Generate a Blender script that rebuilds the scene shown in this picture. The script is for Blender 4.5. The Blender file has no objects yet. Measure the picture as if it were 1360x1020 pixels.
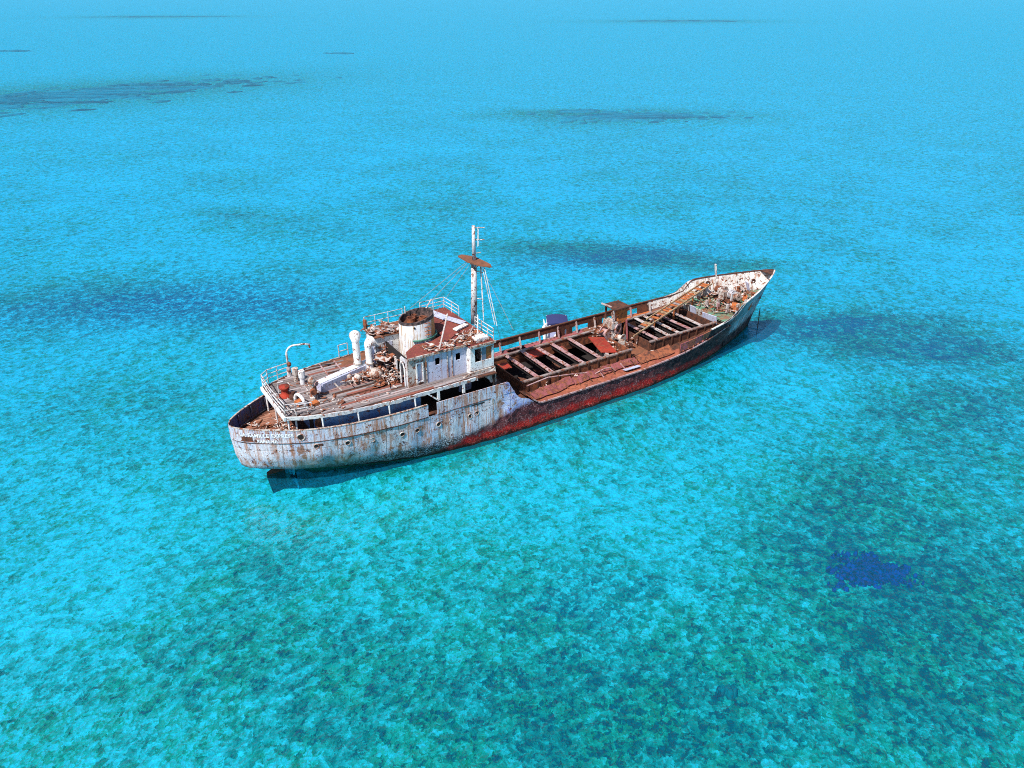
import bpy, math, random
import numpy as np
from mathutils import Matrix, Vector

random.seed(7)
rng = np.random.default_rng(11)
R = math.radians
scene = bpy.context.scene
C = scene.collection

# ------------------------------------------------------------------ camera, sky, sun, exposure
cam_data = bpy.data.cameras.new('camera')
cam = bpy.data.objects.new('camera', cam_data)
C.objects.link(cam)
cam_data.sensor_width = 36.0
cam_data.lens = 26.745
cam_data.clip_start = 0.5
cam_data.clip_end = 30000
cam.location = (-7.245, -43.690, 28.54)
cam.rotation_euler = (R(90 - 27.67), 0, R(-32.86))
scene.camera = cam

SUN_EL, SUN_PHI = 54.0, 21.0          # height, and how far to starboard of dead astern
world = bpy.data.worlds.new('World')
scene.world = world
world.use_nodes = True
wn = world.node_tree.nodes
sky = wn.new('ShaderNodeTexSky')
sky.sky_type = 'NISHITA'
sky.sun_disc = False
sky.sun_elevation = R(SUN_EL)
sky.sun_rotation = math.atan2(-math.cos(R(SUN_PHI)), -math.sin(R(SUN_PHI)))
sky.air_density = 1.0
sky.dust_density = 0.4
sky.ozone_density = 1.5
wn['Background'].inputs['Strength'].default_value = 0.10
world.node_tree.links.new(sky.outputs[0], wn['Background'].inputs['Color'])

sl = bpy.data.lights.new('sun', 'SUN')
sl.energy = 5.0
sl.angle = R(0.53)
sl.color = (1.0, 0.965, 0.91)
sun = bpy.data.objects.new('sun', sl)
C.objects.link(sun)
ldir = Vector((math.cos(R(SUN_EL)) * math.cos(R(SUN_PHI)), math.cos(R(SUN_EL)) * math.sin(R(SUN_PHI)), -math.sin(R(SUN_EL))))
sun.rotation_euler = ldir.to_track_quat('-Z', 'Y').to_euler()
sun.location = (-40, -30, 60)

scene.view_settings.view_transform = 'Standard'
scene.view_settings.look = 'None'
scene.view_settings.exposure = 0.42
scene.view_settings.gamma = 1.0
scene.view_settings.use_curve_mapping = False
scene.cycles.use_denoising = False
scene.cycles.filter_width = 1.0
scene.cycles.sample_clamp_direct = 3.0
scene.cycles.sample_clamp_indirect = 2.0
scene.cycles.use_adaptive_sampling = True
scene.cycles.adaptive_threshold = 0.015
scene.cycles.max_bounces = 5
scene.cycles.diffuse_bounces = 2
scene.cycles.glossy_bounces = 2
scene.cycles.transparent_max_bounces = 8
scene.cycles.caustics_reflective = False
scene.cycles.caustics_refractive = False

# ------------------------------------------------------------------ node helper
class NT:
    def __init__(self, name):
        self.m = bpy.data.materials.new(name)
        self.m.use_nodes = True
        self.t = self.m.node_tree
        self.t.nodes.clear()
        self.out = self.t.nodes.new('ShaderNodeOutputMaterial')
        self._obj = None
    def n(self, kind): return self.t.nodes.new(kind)
    def put(self, sock, v):
        if isinstance(v, bpy.types.NodeSocket): self.t.links.new(v, sock)
        elif isinstance(v, (tuple, list)) and len(v) == 3 and sock.type == 'RGBA': sock.default_value = (*v, 1)
        else: sock.default_value = v
    def co(self):
        if self._obj is None: self._obj = self.n('ShaderNodeTexCoord').outputs['Object']
        return self._obj
    def rnd(self): return self.n('ShaderNodeObjectInfo').outputs['Random']
    def math(self, op, a, b=0.0, clamp=False):
        x = self.n('ShaderNodeMath'); x.operation = op; x.use_clamp = clamp
        self.put(x.inputs[0], a); self.put(x.inputs[1], b); return x.outputs[0]
    def add(self, a, b): return self.math('ADD', a, b)
    def sub(self, a, b): return self.math('SUBTRACT', a, b)
    def mul(self, a, b): return self.math('MULTIPLY', a, b)
    def mx(self, a, b): return self.math('MAXIMUM', a, b)
    def mn(self, a, b): return self.math('MINIMUM', a, b)
    def xyz(self, v=None):
        s = self.n('ShaderNodeSeparateXYZ'); self.put(s.inputs[0], v or self.co()); return s.outputs
    def vmul(self, v, s):
        x = self.n('ShaderNodeVectorMath'); x.operation = 'MULTIPLY'
        self.put(x.inputs[0], v); x.inputs[1].default_value = s; return x.outputs[0]
    def vadd(self, v, w):
        x = self.n('ShaderNodeVectorMath'); x.operation = 'ADD'
        self.put(x.inputs[0], v); self.put(x.inputs[1], w); return x.outputs[0]
    def vscale(self, v, f):
        x = self.n('ShaderNodeVectorMath'); x.operation = 'SCALE'
        self.put(x.inputs[0], v); self.put(x.inputs['Scale'], f); return x.outputs[0]
    def rot(self, v, ang):
        x = self.n('ShaderNodeVectorRotate'); x.rotation_type = 'Z_AXIS'
        self.put(x.inputs['Vector'], v); x.inputs['Angle'].default_value = ang; return x.outputs[0]
    def noise(self, scale, detail=4, rough=0.55, dist=0.0, vec=None, col=False):
        x = self.n('ShaderNodeTexNoise'); self.put(x.inputs['Vector'], vec or self.co())
        x.inputs['Scale'].default_value = scale; x.inputs['Detail'].default_value = detail
        x.inputs['Roughness'].default_value = rough; x.inputs['Distortion'].default_value = dist
        return x.outputs['Color'] if col else x.outputs['Fac']
    def voro(self, scale, vec=None, feature='F1', rand=1.0, out='Distance'):
        x = self.n('ShaderNodeTexVoronoi'); x.feature = feature
        self.put(x.inputs['Vector'], vec or self.co()); x.inputs['Scale'].default_value = scale
        x.inputs['Randomness'].default_value = rand
        return x.outputs[out]
    def step(self, v, a, b, lo=0.0, hi=1.0):
        x = self.n('ShaderNodeMapRange'); x.interpolation_type = 'SMOOTHSTEP'
        self.put(x.inputs['Value'], v); self.put(x.inputs['From Min'], a); self.put(x.inputs['From Max'], b)
        x.inputs['To Min'].default_value = lo; x.inputs['To Max'].default_value = hi; return x.outputs[0]
    def mix(self, f, a, b):
        x = self.n('ShaderNodeMix'); x.data_type = 'RGBA'
        self.put(x.inputs[0], f); self.put(x.inputs[6], a); self.put(x.inputs[7], b); return x.outputs[2]
    def attr(self, name):
        x = self.n('ShaderNodeAttribute'); x.attribute_name = name; return x
    def bump(self, h, strength=0.5, dist=0.05, normal=None):
        x = self.n('ShaderNodeBump'); self.put(x.inputs['Height'], h)
        x.inputs['Strength'].default_value = strength; x.inputs['Distance'].default_value = dist
        if normal: self.put(x.inputs['Normal'], normal)
        return x.outputs[0]
    def principled(self, col, rough=0.7, metal=0.0, normal=None, spec=0.35):
        p = self.n('ShaderNodeBsdfPrincipled')
        self.put(p.inputs['Base Color'], col); self.put(p.inputs['Roughness'], rough)
        self.put(p.inputs['Metallic'], metal); p.inputs['Specular IOR Level'].default_value = spec
        if normal: self.put(p.inputs['Normal'], normal)
        self.t.links.new(p.outputs[0], self.out.inputs['Surface'])
        return self.m

M = {}

def rust_colour(t, v=None, scale=3.0):
    a = t.noise(scale, 6, 0.65, vec=v)
    b = t.noise(scale * 5.3, 5, 0.7, vec=v)
    c = t.mix(t.step(a, 0.35, 0.62), (0.075, 0.028, 0.020), (0.28, 0.085, 0.038))
    return t.mix(t.step(b, 0.54, 0.72), c, (0.46, 0.17, 0.055))

def worn_paint(name, col, col2, wear=0.5, streak=0.5, rough=0.6, dark=0.35):
    """old paint: patchy rust, runs below it, black pitting"""
    t = NT(name)
    r = t.rnd()
    off = t.vscale((1, 1, 1), t.mul(r, 37.0)) if False else None
    v = t.co()
    big = t.noise(0.9, 5, 0.6)
    mid = t.noise(3.2, 6, 0.68, 0.4)
    fine = t.noise(14, 5, 0.7)
    stv = t.vmul(v, (5.5, 5.5, 0.55))
    st = t.noise(1.0, 5, 0.65, 0.2, vec=stv)
    c = t.mix(t.step(big, 0.38, 0.66), col, col2)
    c = t.mix(t.mul(t.step(fine, 0.46, 0.70), 0.5), c, tuple(x * 0.50 for x in col))
    sm = t.mul(t.step(st, 0.56 - 0.1 * streak, 0.72), t.step(big, 0.3, 0.6))
    c = t.mix(t.mul(sm, min(1, 0.25 + streak * 0.8)), c, (0.36, 0.15, 0.06))
    rm = t.step(t.add(t.mul(mid, 0.75), t.mul(fine, 0.25)), 0.66 - 0.2 * wear, 0.70 - 0.2 * wear)
    c = t.mix(rm, c, rust_colour(t))
    pit = t.step(t.add(t.mul(fine, 0.6), t.mul(t.noise(5.1, 4, 0.7), 0.4)), 0.565, 0.61)
    c = t.mix(t.mul(pit, dark), c, (0.03, 0.02, 0.018))
    h = t.sub(t.mul(fine, 0.5), t.mul(rm, 0.6))
    M[name] = t.principled(c, rough, 0, t.bump(h, 0.6, 0.03), 0.3)

worn_paint('white_paint', (0.62, 0.61, 0.60), (0.50, 0.50, 0.54), 0.60, 0.8, dark=0.7)
worn_paint('clean_white', (0.80, 0.80, 0.79), (0.70, 0.70, 0.72), 0.54, 0.8, dark=0.9)
worn_paint('lavender_paint', (0.52, 0.54, 0.67), (0.44, 0.46, 0.62), 0.46, 0.7, dark=0.8)
worn_paint('white_rusty', (0.55, 0.50, 0.46), (0.36, 0.29, 0.25), 0.74, 1.0, dark=0.8)
worn_paint('blue_wall', (0.10, 0.20, 0.42), (0.20, 0.34, 0.56), 0.50, 0.9, dark=0.8)
worn_paint('shaded_lining', (0.07, 0.08, 0.11), (0.05, 0.08, 0.26), 0.50, 0.6)  # near-black inside of the stern bulwark: its shade painted into the colour
worn_paint('pink_plate', (0.34, 0.095, 0.11), (0.24, 0.06, 0.075), 0.66, 0.6, 0.8, dark=0.8)
worn_paint('orange_plate', (0.36, 0.11, 0.06), (0.26, 0.065, 0.045), 0.66, 0.6, 0.8, dark=0.8)
worn_paint('red_plate', (0.38, 0.036, 0.018), (0.25, 0.026, 0.016), 0.56, 0.5, 0.8, dark=0.85)
worn_paint('bent_pink', (0.27, 0.075, 0.08), (0.16, 0.040, 0.045), 0.78, 0.8, 0.85, dark=0.95)
worn_paint('roof_red', (0.22, 0.050, 0.040), (0.155, 0.036, 0.032), 0.60, 0.3, 0.85, dark=0.8)
worn_paint('pale_beam', (0.46, 0.32, 0.32), (0.34, 0.17, 0.18), 0.68, 0.7, dark=0.85)
worn_paint('white_beam', (0.52, 0.47, 0.45), (0.40, 0.31, 0.30), 0.66, 0.7, dark=0.85)
worn_paint('bow_white', (0.72, 0.71, 0.69), (0.58, 0.55, 0.52), 0.64, 1.0, dark=0.9)
worn_paint('green_deck', (0.10, 0.24, 0.16), (0.22, 0.10, 0.065), 0.66, 0.4, 0.85, dark=0.8)
worn_paint('pale_blue_paint', (0.30, 0.52, 0.66), (0.45, 0.52, 0.68), 0.45, 0.6)
worn_paint('green_strip', (0.06, 0.22, 0.17), (0.10, 0.28, 0.21), 0.4, 0.4)
worn_paint('yellow_wood', (0.40, 0.29, 0.17), (0.26, 0.15, 0.08), 0.60, 0.5, dark=0.8)
worn_paint('grimy_cap', (0.30, 0.25, 0.23), (0.17, 0.11, 0.10), 0.70, 0.6, dark=0.9)

t = NT('rust'); c = rust_colour(t)
M['rust'] = t.principled(c, 0.85, 0, t.bump(t.noise(16, 5, 0.7), 0.7, 0.03))
t = NT('dark_rust'); c = rust_colour(t)
c = t.mix(0.62, c, (0.018, 0.013, 0.012))
M['dark_rust'] = t.principled(c, 0.85, 0, t.bump(t.noise(16, 5, 0.7), 0.7, 0.03))
t = NT('orange_rust'); c = rust_colour(t)
c = t.mix(t.step(t.noise(5, 5, 0.7), 0.35, 0.6), c, (0.50, 0.14, 0.035))
M['orange_rust'] = t.principled(c, 0.8, 0, t.bump(t.noise(16, 5, 0.7), 0.7, 0.03))
t = NT('brown_plate'); c = rust_colour(t, scale=2.0)
c = t.mix(0.55, c, (0.17, 0.075, 0.042))
M['brown_plate'] = t.principled(c, 0.85, 0, t.bump(t.noise(12, 6, 0.7), 0.6, 0.03))
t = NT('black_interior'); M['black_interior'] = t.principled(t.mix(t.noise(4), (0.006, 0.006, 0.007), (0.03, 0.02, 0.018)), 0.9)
t = NT('soot'); M['soot'] = t.principled(t.mix(t.step(t.noise(4, 6, 0.7), 0.4, 0.65), (0.018, 0.017, 0.02), (0.16, 0.10, 0.09)), 0.8)
t = NT('letter_white'); M['letter_white'] = t.principled(t.mix(t.step(t.noise(6, 5, 0.7), 0.46, 0.58), (0.80, 0.81, 0.84), (0.52, 0.50, 0.52)), 0.6)
t = NT('canvas_navy'); M['canvas_navy'] = t.principled(t.mix(t.noise(8), (0.022, 0.026, 0.095), (0.035, 0.042, 0.14)), 0.8)
t = NT('gelcoat'); M['gelcoat'] = t.principled(t.mix(t.noise(3), (0.80, 0.80, 0.80), (0.72, 0.73, 0.76)), 0.25, spec=0.5)
t = NT('seat_vinyl'); M['seat_vinyl'] = t.principled(t.mix(t.noise(6), (0.36, 0.38, 0.62), (0.50, 0.52, 0.72)), 0.5)
t = NT('steel_wire'); M['steel_wire'] = t.principled(t.mix(t.noise(5), (0.40, 0.38, 0.36), (0.22, 0.14, 0.10)), 0.6)
t = NT('window_glass'); M['window_glass'] = t.principled(t.mix(t.noise(2.5, 4), (0.10, 0.11, 0.16), (0.20, 0.21, 0.28)), 0.2, spec=0.6)

# weathered deck plank: grain along x, each plank its own tone
t = NT('deck_wood')
g = t.noise(1.0, 6, 0.7, 0.3, vec=t.vmul(t.vadd(t.co(), t.vscale(t.n('ShaderNodeObjectInfo').outputs['Location'], 3.1)), (1.3, 22, 22)))
rn = t.rnd()
c = t.mix(t.step(rn, 0.1, 0.9), (0.20, 0.165, 0.16), (0.42, 0.36, 0.36))
c = t.mix(t.step(rn, 0.80, 0.90), c, (0.27, 0.085, 0.06))
c = t.mix(t.step(g, 0.45, 0.66), c, (0.055, 0.038, 0.035))
c = t.mix(t.mul(t.step(t.noise(2.4, 5, 0.7), 0.55, 0.66), 0.8), c, (0.30, 0.10, 0.06))
M['deck_wood'] = t.principled(c, 0.9, 0, t.bump(g, 0.7, 0.03))
t = NT('stern_wood')
g = t.noise(1.0, 6, 0.7, 0.3, vec=t.vmul(t.vadd(t.co(), t.vscale(t.n('ShaderNodeObjectInfo').outputs['Location'], 3.1)), (1.3, 22, 22)))
rn = t.rnd()
c = t.mix(rn, (0.30, 0.12, 0.075), (0.40, 0.20, 0.13))
c = t.mix(t.step(g, 0.45, 0.66), c, (0.07, 0.035, 0.028))
M['stern_wood'] = t.principled(c, 0.9, 0, t.bump(g, 0.7, 0.03))
# scrap bits
t = NT('scrap')
rn = t.noise(2.6, 3, 0.6); c = rust_colour(t)
c = t.mix(t.step(rn, 0.50, 0.56), c, (0.52, 0.46, 0.43))
M['scrap'] = t.principled(c, 0.85, 0, t.bump(t.noise(20, 4), 0.6, 0.02))

# hull plating: zones of old paint by height and length, all broken up by rust
t = NT('hull_paint')
P = t.xyz(); X, Y, Z = P[0], P[1], P[2]
n1 = t.noise(0.55, 5, 0.6); n2 = t.noise(2.4, 6, 0.7, 0.3); n3 = t.noise(11, 5, 0.72)
st = t.noise(1.0, 6, 0.68, 0.15, vec=t.vmul(t.co(), (4.5, 4.5, 0.42)))
st2 = t.noise(1.0, 5, 0.7, 0.1, vec=t.vmul(t.co(), (13, 13, 0.9)))
zz = t.add(Z, t.add(t.mul(t.sub(n2, 0.5), 1.3), t.mul(t.sub(n3, 0.5), 0.5)))
xx = t.add(X, t.mul(t.sub(n1, 0.5), 6.0))
# aft lavender and pale blue paint
lav = t.mix(t.step(n1, 0.42, 0.60), (0.62, 0.63, 0.69), (0.46, 0.52, 0.66))
lav = t.mix(t.mul(t.step(n3, 0.50, 0.66), 0.6), lav, (0.26, 0.27, 0.32))
lav = t.mix(t.mul(t.step(n2, 0.60, 0.68), 0.75), lav, (0.12, 0.24, 0.62))
# vivid blue patch by the break of the quarterdeck
bp = t.mul(t.step(X, 16.9, 17.9), t.step(X, 20.6, 19.4))
lav = t.mix(t.mul(bp, t.step(t.add(t.mul(n2, 0.5), t.mul(n3, 0.5)), 0.44, 0.56)), lav, (0.14, 0.27, 0.70))
lav = t.mix(t.mul(bp, 0.35), lav, (0.42, 0.48, 0.80))
# rust runs and rust patches
runs = t.mul(t.step(st, 0.46, 0.60), t.step(n1, 0.30, 0.50))
runs = t.mx(runs, t.mul(t.step(st2, 0.52, 0.62), 0.75))
lav = t.mix(t.mul(runs, 0.85), lav, t.mix(n3, (0.24, 0.085, 0.035), (0.50, 0.21, 0.085)))
patch = t.step(t.add(t.mul(n2, 0.7), t.mul(n3, 0.3)), 0.56, 0.60)
lav = t.mix(patch, lav, rust_colour(t))
bigp = t.step(t.add(t.mul(t.noise(1.0, 6, 0.72, 0.4), 0.8), t.mul(n3, 0.2)), 0.575, 0.60)
lav = t.mix(t.mul(bigp, 0.9), lav, t.mix(n3, (0.12, 0.05, 0.03), (0.40, 0.19, 0.10)))
# green weed low on the stern
gr = t.mul(t.mul(t.step(X, 1.5, 3.5), t.step(X, 9.0, 5.5)), t.step(zz, 2.7, 1.5))
lav = t.mix(t.mul(gr, 0.6), lav, (0.085, 0.16, 0.11))
# grime low down: black scale eating up the paint
lav = t.mix(t.mul(t.step(zz, 1.55, 0.85), t.step(n3, 0.40, 0.52)), lav, (0.03, 0.026, 0.026))
# midship: dark maroon with pale flecks over bright red
flk = t.step(t.add(t.mul(n3, 0.7), t.mul(n2, 0.3)), 0.53, 0.59)
mar = t.mix(t.step(n2, 0.35, 0.6), (0.032, 0.014, 0.018), (0.13, 0.030, 0.034))
mar = t.mix(t.mul(flk, 0.7), mar, (0.46, 0.27, 0.28))
nav = t.mix(t.step(n2, 0.4, 0.6), (0.012, 0.009, 0.014), (0.060, 0.028, 0.030))
nav = t.mix(t.mul(flk, 0.5), nav, (0.30, 0.16, 0.15))
mar = t.mix(t.step(xx, 29, 35), mar, nav)
red = t.mix(t.step(n2, 0.40, 0.62), (0.36, 0.012, 0.014), (0.60, 0.040, 0.022))
red = t.mix(t.mul(flk, 0.6), red, (0.55, 0.30, 0.26))
red = t.mix(t.step(n3, 0.50, 0.40, 0, 0.75), red, (0.05, 0.012, 0.012))
red = t.mix(t.mul(t.step(n2, 0.52, 0.60), 0.8), red, (0.035, 0.012, 0.014))
mid = t.mix(t.step(zz, 0.92, 0.58), mar, red)
mid = t.mix(t.mul(t.step(xx, 38, 42), t.step(zz, 1.4, 0.9)), mid, nav)
# bow: teal and pale blue above navy
bow = t.mix(t.step(t.add(t.mul(n1, 0.5), t.mul(n2, 0.5)), 0.46, 0.54), (0.17, 0.36, 0.43), (0.55, 0.55, 0.64))
bow = t.mix(t.mul(runs, 0.9), bow, (0.26, 0.11, 0.06))
bow = t.mix(patch, bow, (0.06, 0.09, 0.10))
bow = t.mix(t.step(zz, 1.7, 1.0), bow, nav)
fwd = t.mix(t.step(xx, 40.5, 43.0), mid, bow)
# where the aft paint gives way
aftline = t.add(2.15, t.mul(t.sub(X, 19.0), 0.28))
aftline = t.mn(aftline, 2.1)
aftm = t.step(t.sub(zz, aftline), -0.25, 0.25)
aftx = t.step(t.add(X, t.mul(t.sub(n2, 0.5), 2.0)), 20.6, 19.6)
low = t.mix(t.step(t.add(X, t.mul(n2, 3)), 11.5, 17.5), t.mix(flk, (0.014, 0.013, 0.016), (0.10, 0.08, 0.08)), mid)
c = t.mix(aftx, fwd, t.mix(t.mx(aftm, t.mul(t.step(X, 17, 12), t.step(zz, 0.75, 1.05))), low, lav))
# black weed line at the water
c = t.mix(t.mul(t.step(zz, 0.32, 0.12), 0.92), c, (0.012, 0.012, 0.010))
c = t.mix(t.step(Z, 0.03, -0.06), c, t.mix(n2, (0.05, 0.10, 0.05), (0.20, 0.22, 0.12)))   # weed growth below the water
# plating seams
sx = t.math('PINGPONG', t.add(X, 0.6), 1.55); sz = t.math('PINGPONG', t.add(Z, 0.55), 0.85)
seam = t.mx(t.step(sx, 0.035, 0.0), t.step(sz, 0.028, 0.0))
c = t.mix(t.mul(seam, 0.45), c, (0.10, 0.06, 0.05))
h = t.sub(t.add(t.mul(n3, 0.5), t.mul(n2, 0.8)), t.add(t.mul(patch, 0.4), t.mul(seam, 0.5)))
M['hull_paint'] = t.principled(c, 0.78, 0, t.bump(h, 0.8, 0.06), 0.12)

# ------------------------------------------------------------------ mesh helper and tagging
class MB:
    def __init__(self): self.v = []; self.f = []; self.mi = []
    def face(self, idx, mi=0): self.f.append(tuple(idx)); self.mi.append(mi)
    def addv(self, pts):
        b = len(self.v); self.v += [tuple(map(float, p)) for p in pts]; return b
    def boxm(self, mat, size, mi=0):
        sx, sy, sz = (s / 2 for s in size)
        b = self.addv([mat @ Vector((x, y, z)) for z in (-sz, sz) for y in (-sy, sy) for x in (-sx, sx)])
        for q in ((0, 2, 3, 1), (4, 5, 7, 6), (0, 1, 5, 4), (2, 6, 7, 3), (0, 4, 6, 2), (1, 3, 7, 5)):
            self.face([b + i for i in q], mi)
        return self
    def box(self, c, size, rz=0, ry=0, rx=0, mi=0):
        m = Matrix.Translation(c) @ Matrix.Rotation(rz, 4, 'Z') @ Matrix.Rotation(ry, 4, 'Y') @ Matrix.Rotation(rx, 4, 'X')
        return self.boxm(m, size, mi)
    def bb(self, x0, x1, y0, y1, z0, z1, mi=0):
        return self.box(((x0 + x1) / 2, (y0 + y1) / 2, (z0 + z1) / 2), (x1 - x0, y1 - y0, z1 - z0), mi=mi)
    def bar(self, p, q, w, h, mi=0):
        p, q = Vector(p), Vector(q); d = q - p
        m = Matrix.Translation((p + q) / 2) @ d.to_track_quat('X', 'Z').to_matrix().to_4x4()
        return self.boxm(m, (d.length, w, h), mi)
    def tube(self, pts, r, n=8, cap=True, mi=0):
        pts = [Vector(p) for p in pts]
        rs = r if isinstance(r, (list, tuple)) else [r] * len(pts)
        prev = None; rings = []
        for i, p in enumerate(pts):
            d = (pts[min(i + 1, len(pts) - 1)] - pts[max(i - 1, 0)]).normalized()
            if prev is None:
                a = d.orthogonal().normalized()
            else:
                a = (prev - d * prev.dot(d)).normalized()
            prev = a; bvec = d.cross(a)
            rings.append(self.addv([p + (a * math.cos(k * 2 * math.pi / n) + bvec * math.sin(k * 2 * math.pi / n)) * rs[i] for k in range(n)]))
        for i in range(len(rings) - 1):
            for k in range(n):
                k2 = (k + 1) % n
                self.face((rings[i] + k, rings[i] + k2, rings[i + 1] + k2, rings[i + 1] + k), mi)
        if cap:
            self.face([rings[0] + k for k in range(n)][::-1], mi); self.face([rings[-1] + k for k in range(n)], mi)
        return self
    def lathe(self, prof, c, n=20, mi=0, mat=None):
        mat = mat or Matrix.Translation(c)
        rings = [self.addv([mat @ Vector((r * math.cos(k * 2 * math.pi / n), r * math.sin(k * 2 * math.pi / n), z)) for k in range(n)]) for r, z in prof]
        for i in range(len(rings) - 1):
            for k in range(n):
                k2 = (k + 1) % n
                self.face((rings[i] + k, rings[i] + k2, rings[i + 1] + k2, rings[i + 1] + k), mi)
        return self
    def prism(self, poly, z0, z1, mi=0):
        n = len(poly); b = self.addv([(x, y, z0) for x, y in poly]); tp = self.addv([(x, y, z1) for x, y in poly])
        self.face([b + i for i in range(n)][::-1], mi); self.face([tp + i for i in range(n)], mi)
        for i in range(n):
            j = (i + 1) % n; self.face((b + i, b + j, tp + j, tp + i), mi)
        return self
    def strip(self, rows, closed=False, mi=0):
        b = [self.addv(r) for r in rows]
        for i in range(len(rows) - 1):
            for k in range(len(rows[0]) - 1):
                self.face((b[i] + k, b[i] + k + 1, b[i + 1] + k + 1, b[i + 1] + k), mi)
        return self
    def mesh(self, name, mats, smooth=False):
        me = bpy.data.meshes.new(name)
        me.from_pydata(self.v, [], self.f)
        for m in (mats if isinstance(mats, list) else [mats]): me.materials.append(M[m])
        me.polygons.foreach_set('material_index', self.mi)
        if smooth: me.polygons.foreach_set('use_smooth', [True] * len(me.polygons))
        me.update(); return me
    def build(self, name, mats, parent=None, smooth=False):
        return link(name, self.mesh(name, mats, smooth), parent)

W = {}
def link(name, data, parent=None, mat=None):
    o = bpy.data.objects.new(name, data); C.objects.link(o)
    mat = mat or Matrix.Identity(4)
    W[o.name] = mat
    if parent:
        o.parent = parent; o.matrix_parent_inverse = W[parent.name].inverted()
    o.matrix_basis = mat
    return o
def thing(name, label, cat, loc=(0, 0, 0), group=None):
    o = link(name, None, None, Matrix.Translation(loc)); return tag(o, label, cat, group)
def tag(o, label=None, cat=None, group=None, kind=None):
    for k, v in (('label', label), ('category', cat), ('group', group), ('kind', kind)):
        if v: o[k] = v
    return o
def pl(x, y, z, rz=0, ry=0, rx=0, s=(1, 1, 1)):
    return Matrix.Translation((x, y, z)) @ Matrix.Rotation(rz, 4, 'Z') @ Matrix.Rotation(ry, 4, 'Y') @ Matrix.Rotation(rx, 4, 'X') @ Matrix.Diagonal((*s, 1))

def lerp(x, pts):
    return float(np.interp(x, [p[0] for p in pts], [p[1] for p in pts]))
def pchip(xs, ys, xq):
    xs = np.asarray(xs, float); ys = np.asarray(ys, float); xq = np.asarray(xq, float)
    h = np.diff(xs); d = np.diff(ys) / h; m = np.zeros_like(xs)
    m[0], m[-1] = d[0], d[-1]
    for i in range(1, len(xs) - 1):
        if d[i - 1] * d[i] > 0:
            w1, w2 = 2 * h[i] + h[i - 1], h[i] + 2 * h[i - 1]
            m[i] = (w1 + w2) / (w1 / d[i - 1] + w2 / d[i])
    i = np.clip(np.searchsorted(xs, xq) - 1, 0, len(xs) - 2); t_ = (xq - xs[i]) / h[i]
    return (ys[i] * (1 + 2 * t_) * (1 - t_) ** 2 + m[i] * h[i] * t_ * (1 - t_) ** 2 + ys[i + 1] * t_ ** 2 * (3 - 2 * t_) + m[i + 1] * h[i] * t_ ** 2 * (t_ - 1))

# ------------------------------------------------------------------ the sea bed
BED = -1.8
def blobs_density(x, y):
    """how thickly weed covers the sand at each place, 0..1 (patches as they lie round the wreck)"""
    d = np.zeros_like(x)
    #     cx    cy    rx   ry   turn  weight
    for cx, cy, rx, ry, a, w in (
        (1.0, 42, 17, 9, -20, .30), (-9, 47, 10, 7, 0, .35), (14, 30, 9, 6, -20, .30),
        (57, -1, 10, 3.2, -35, 1.5), (60, -10, 10, 3.6, -40, 1.4), (55, -19, 9, 3.6, -35, 1.2), (49, -24, 8, 5, -30, .55), (66, -8, 8, 3, -40, .4), (46, -17, 6, 3, -35, .45),
        (30, -23, 8, 5, -35, .80), (36, -19, 7, 4, -30, .55), (24, -31, 9, 6, -30, .85), (32, -30, 9, 5, -35, .75), (18, -33, 9, 6, -30, .65), (40, -27, 8, 4, -30, .6),
        (-0.5, -6, 5, 4.2, 20, .70), (-5, -13, 5, 4.5, 20, .62), (3, -14, 6, 5, 0, .48), (11, -18, 6, 5, 0, .52), (10, -24, 8, 6, -20, .62), (-1, -20, 7, 5, 0, .55),
        (-14, -12, 6, 5, 0, .42), (6, -26, 10, 6, -20, .3), (8, -9, 4, 2.5, 20, .35), (-7, 20, 7, 7, 0, .28), (-4, 7, 5, 4, 0, .40), (-9, 13, 5, 4, 0, .3),
        (52, 29, 11, 4.5, -42, 1.5), (63, 19, 10, 3, -45, 1.2), (44, 14, 9, 2.5, -8, .35), (52, 6, 4, 2.5, -20, .35), (16, -9.3, 12, 1.5, 3, .25),
        (45, 60, 20, 6, -25, .16), (85, 40, 20, 6, -30, .14), (20, 70, 18, 8, -25, .2), (14, 244, 75, 38, 10, .9), (130, 115, 30, 13, -28, .85), (120, 130, 14, 6, -30, .5), (560, 540, 90, 40, -30, .6), (165, 930, 90, 40, -28, .6), (26, -7.2, 14, 1.5, 2, .25), (28.6, -26.3, 4.5, 2.8, -30, .35)):
        ca, sa = math.cos(R(a)), math.sin(R(a))
        u = ((x - cx) * ca + (y - cy) * sa) / rx; v = (-(x - cx) * sa + (y - cy) * ca) / ry
        d += w * np.exp(-(u * u + v * v))
    return np.clip(d, 0, 1)

def vnoise(x, y, scale, octaves, seed):
    r = np.random.default_rng(seed); tab = r.random((256, 256)); tot = np.zeros_like(x); amp, sm = 1.0, 0.0
    for o in range(octaves):
        u, v = x * scale + 37.3 * o + 1000, y * scale + 11.9 * o + 1000
        i, j = np.floor(u).astype(int), np.floor(v).astype(int); f, g = u - i, v - j
        f, g = f * f * (3 - 2 * f), g * g * (3 - 2 * g); i0, i1, j0, j1 = i % 256, (i + 1) % 256, j % 256, (j + 1) % 256
        tot += amp * ((tab[i0, j0] * (1 - f) + tab[i1, j0] * f) * (1 - g) + (tab[i0, j1] * (1 - f) + tab[i1, j1] * f) * g)
        sm += amp; amp *= .62; scale *= 2.03
    return tot / sm

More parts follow.
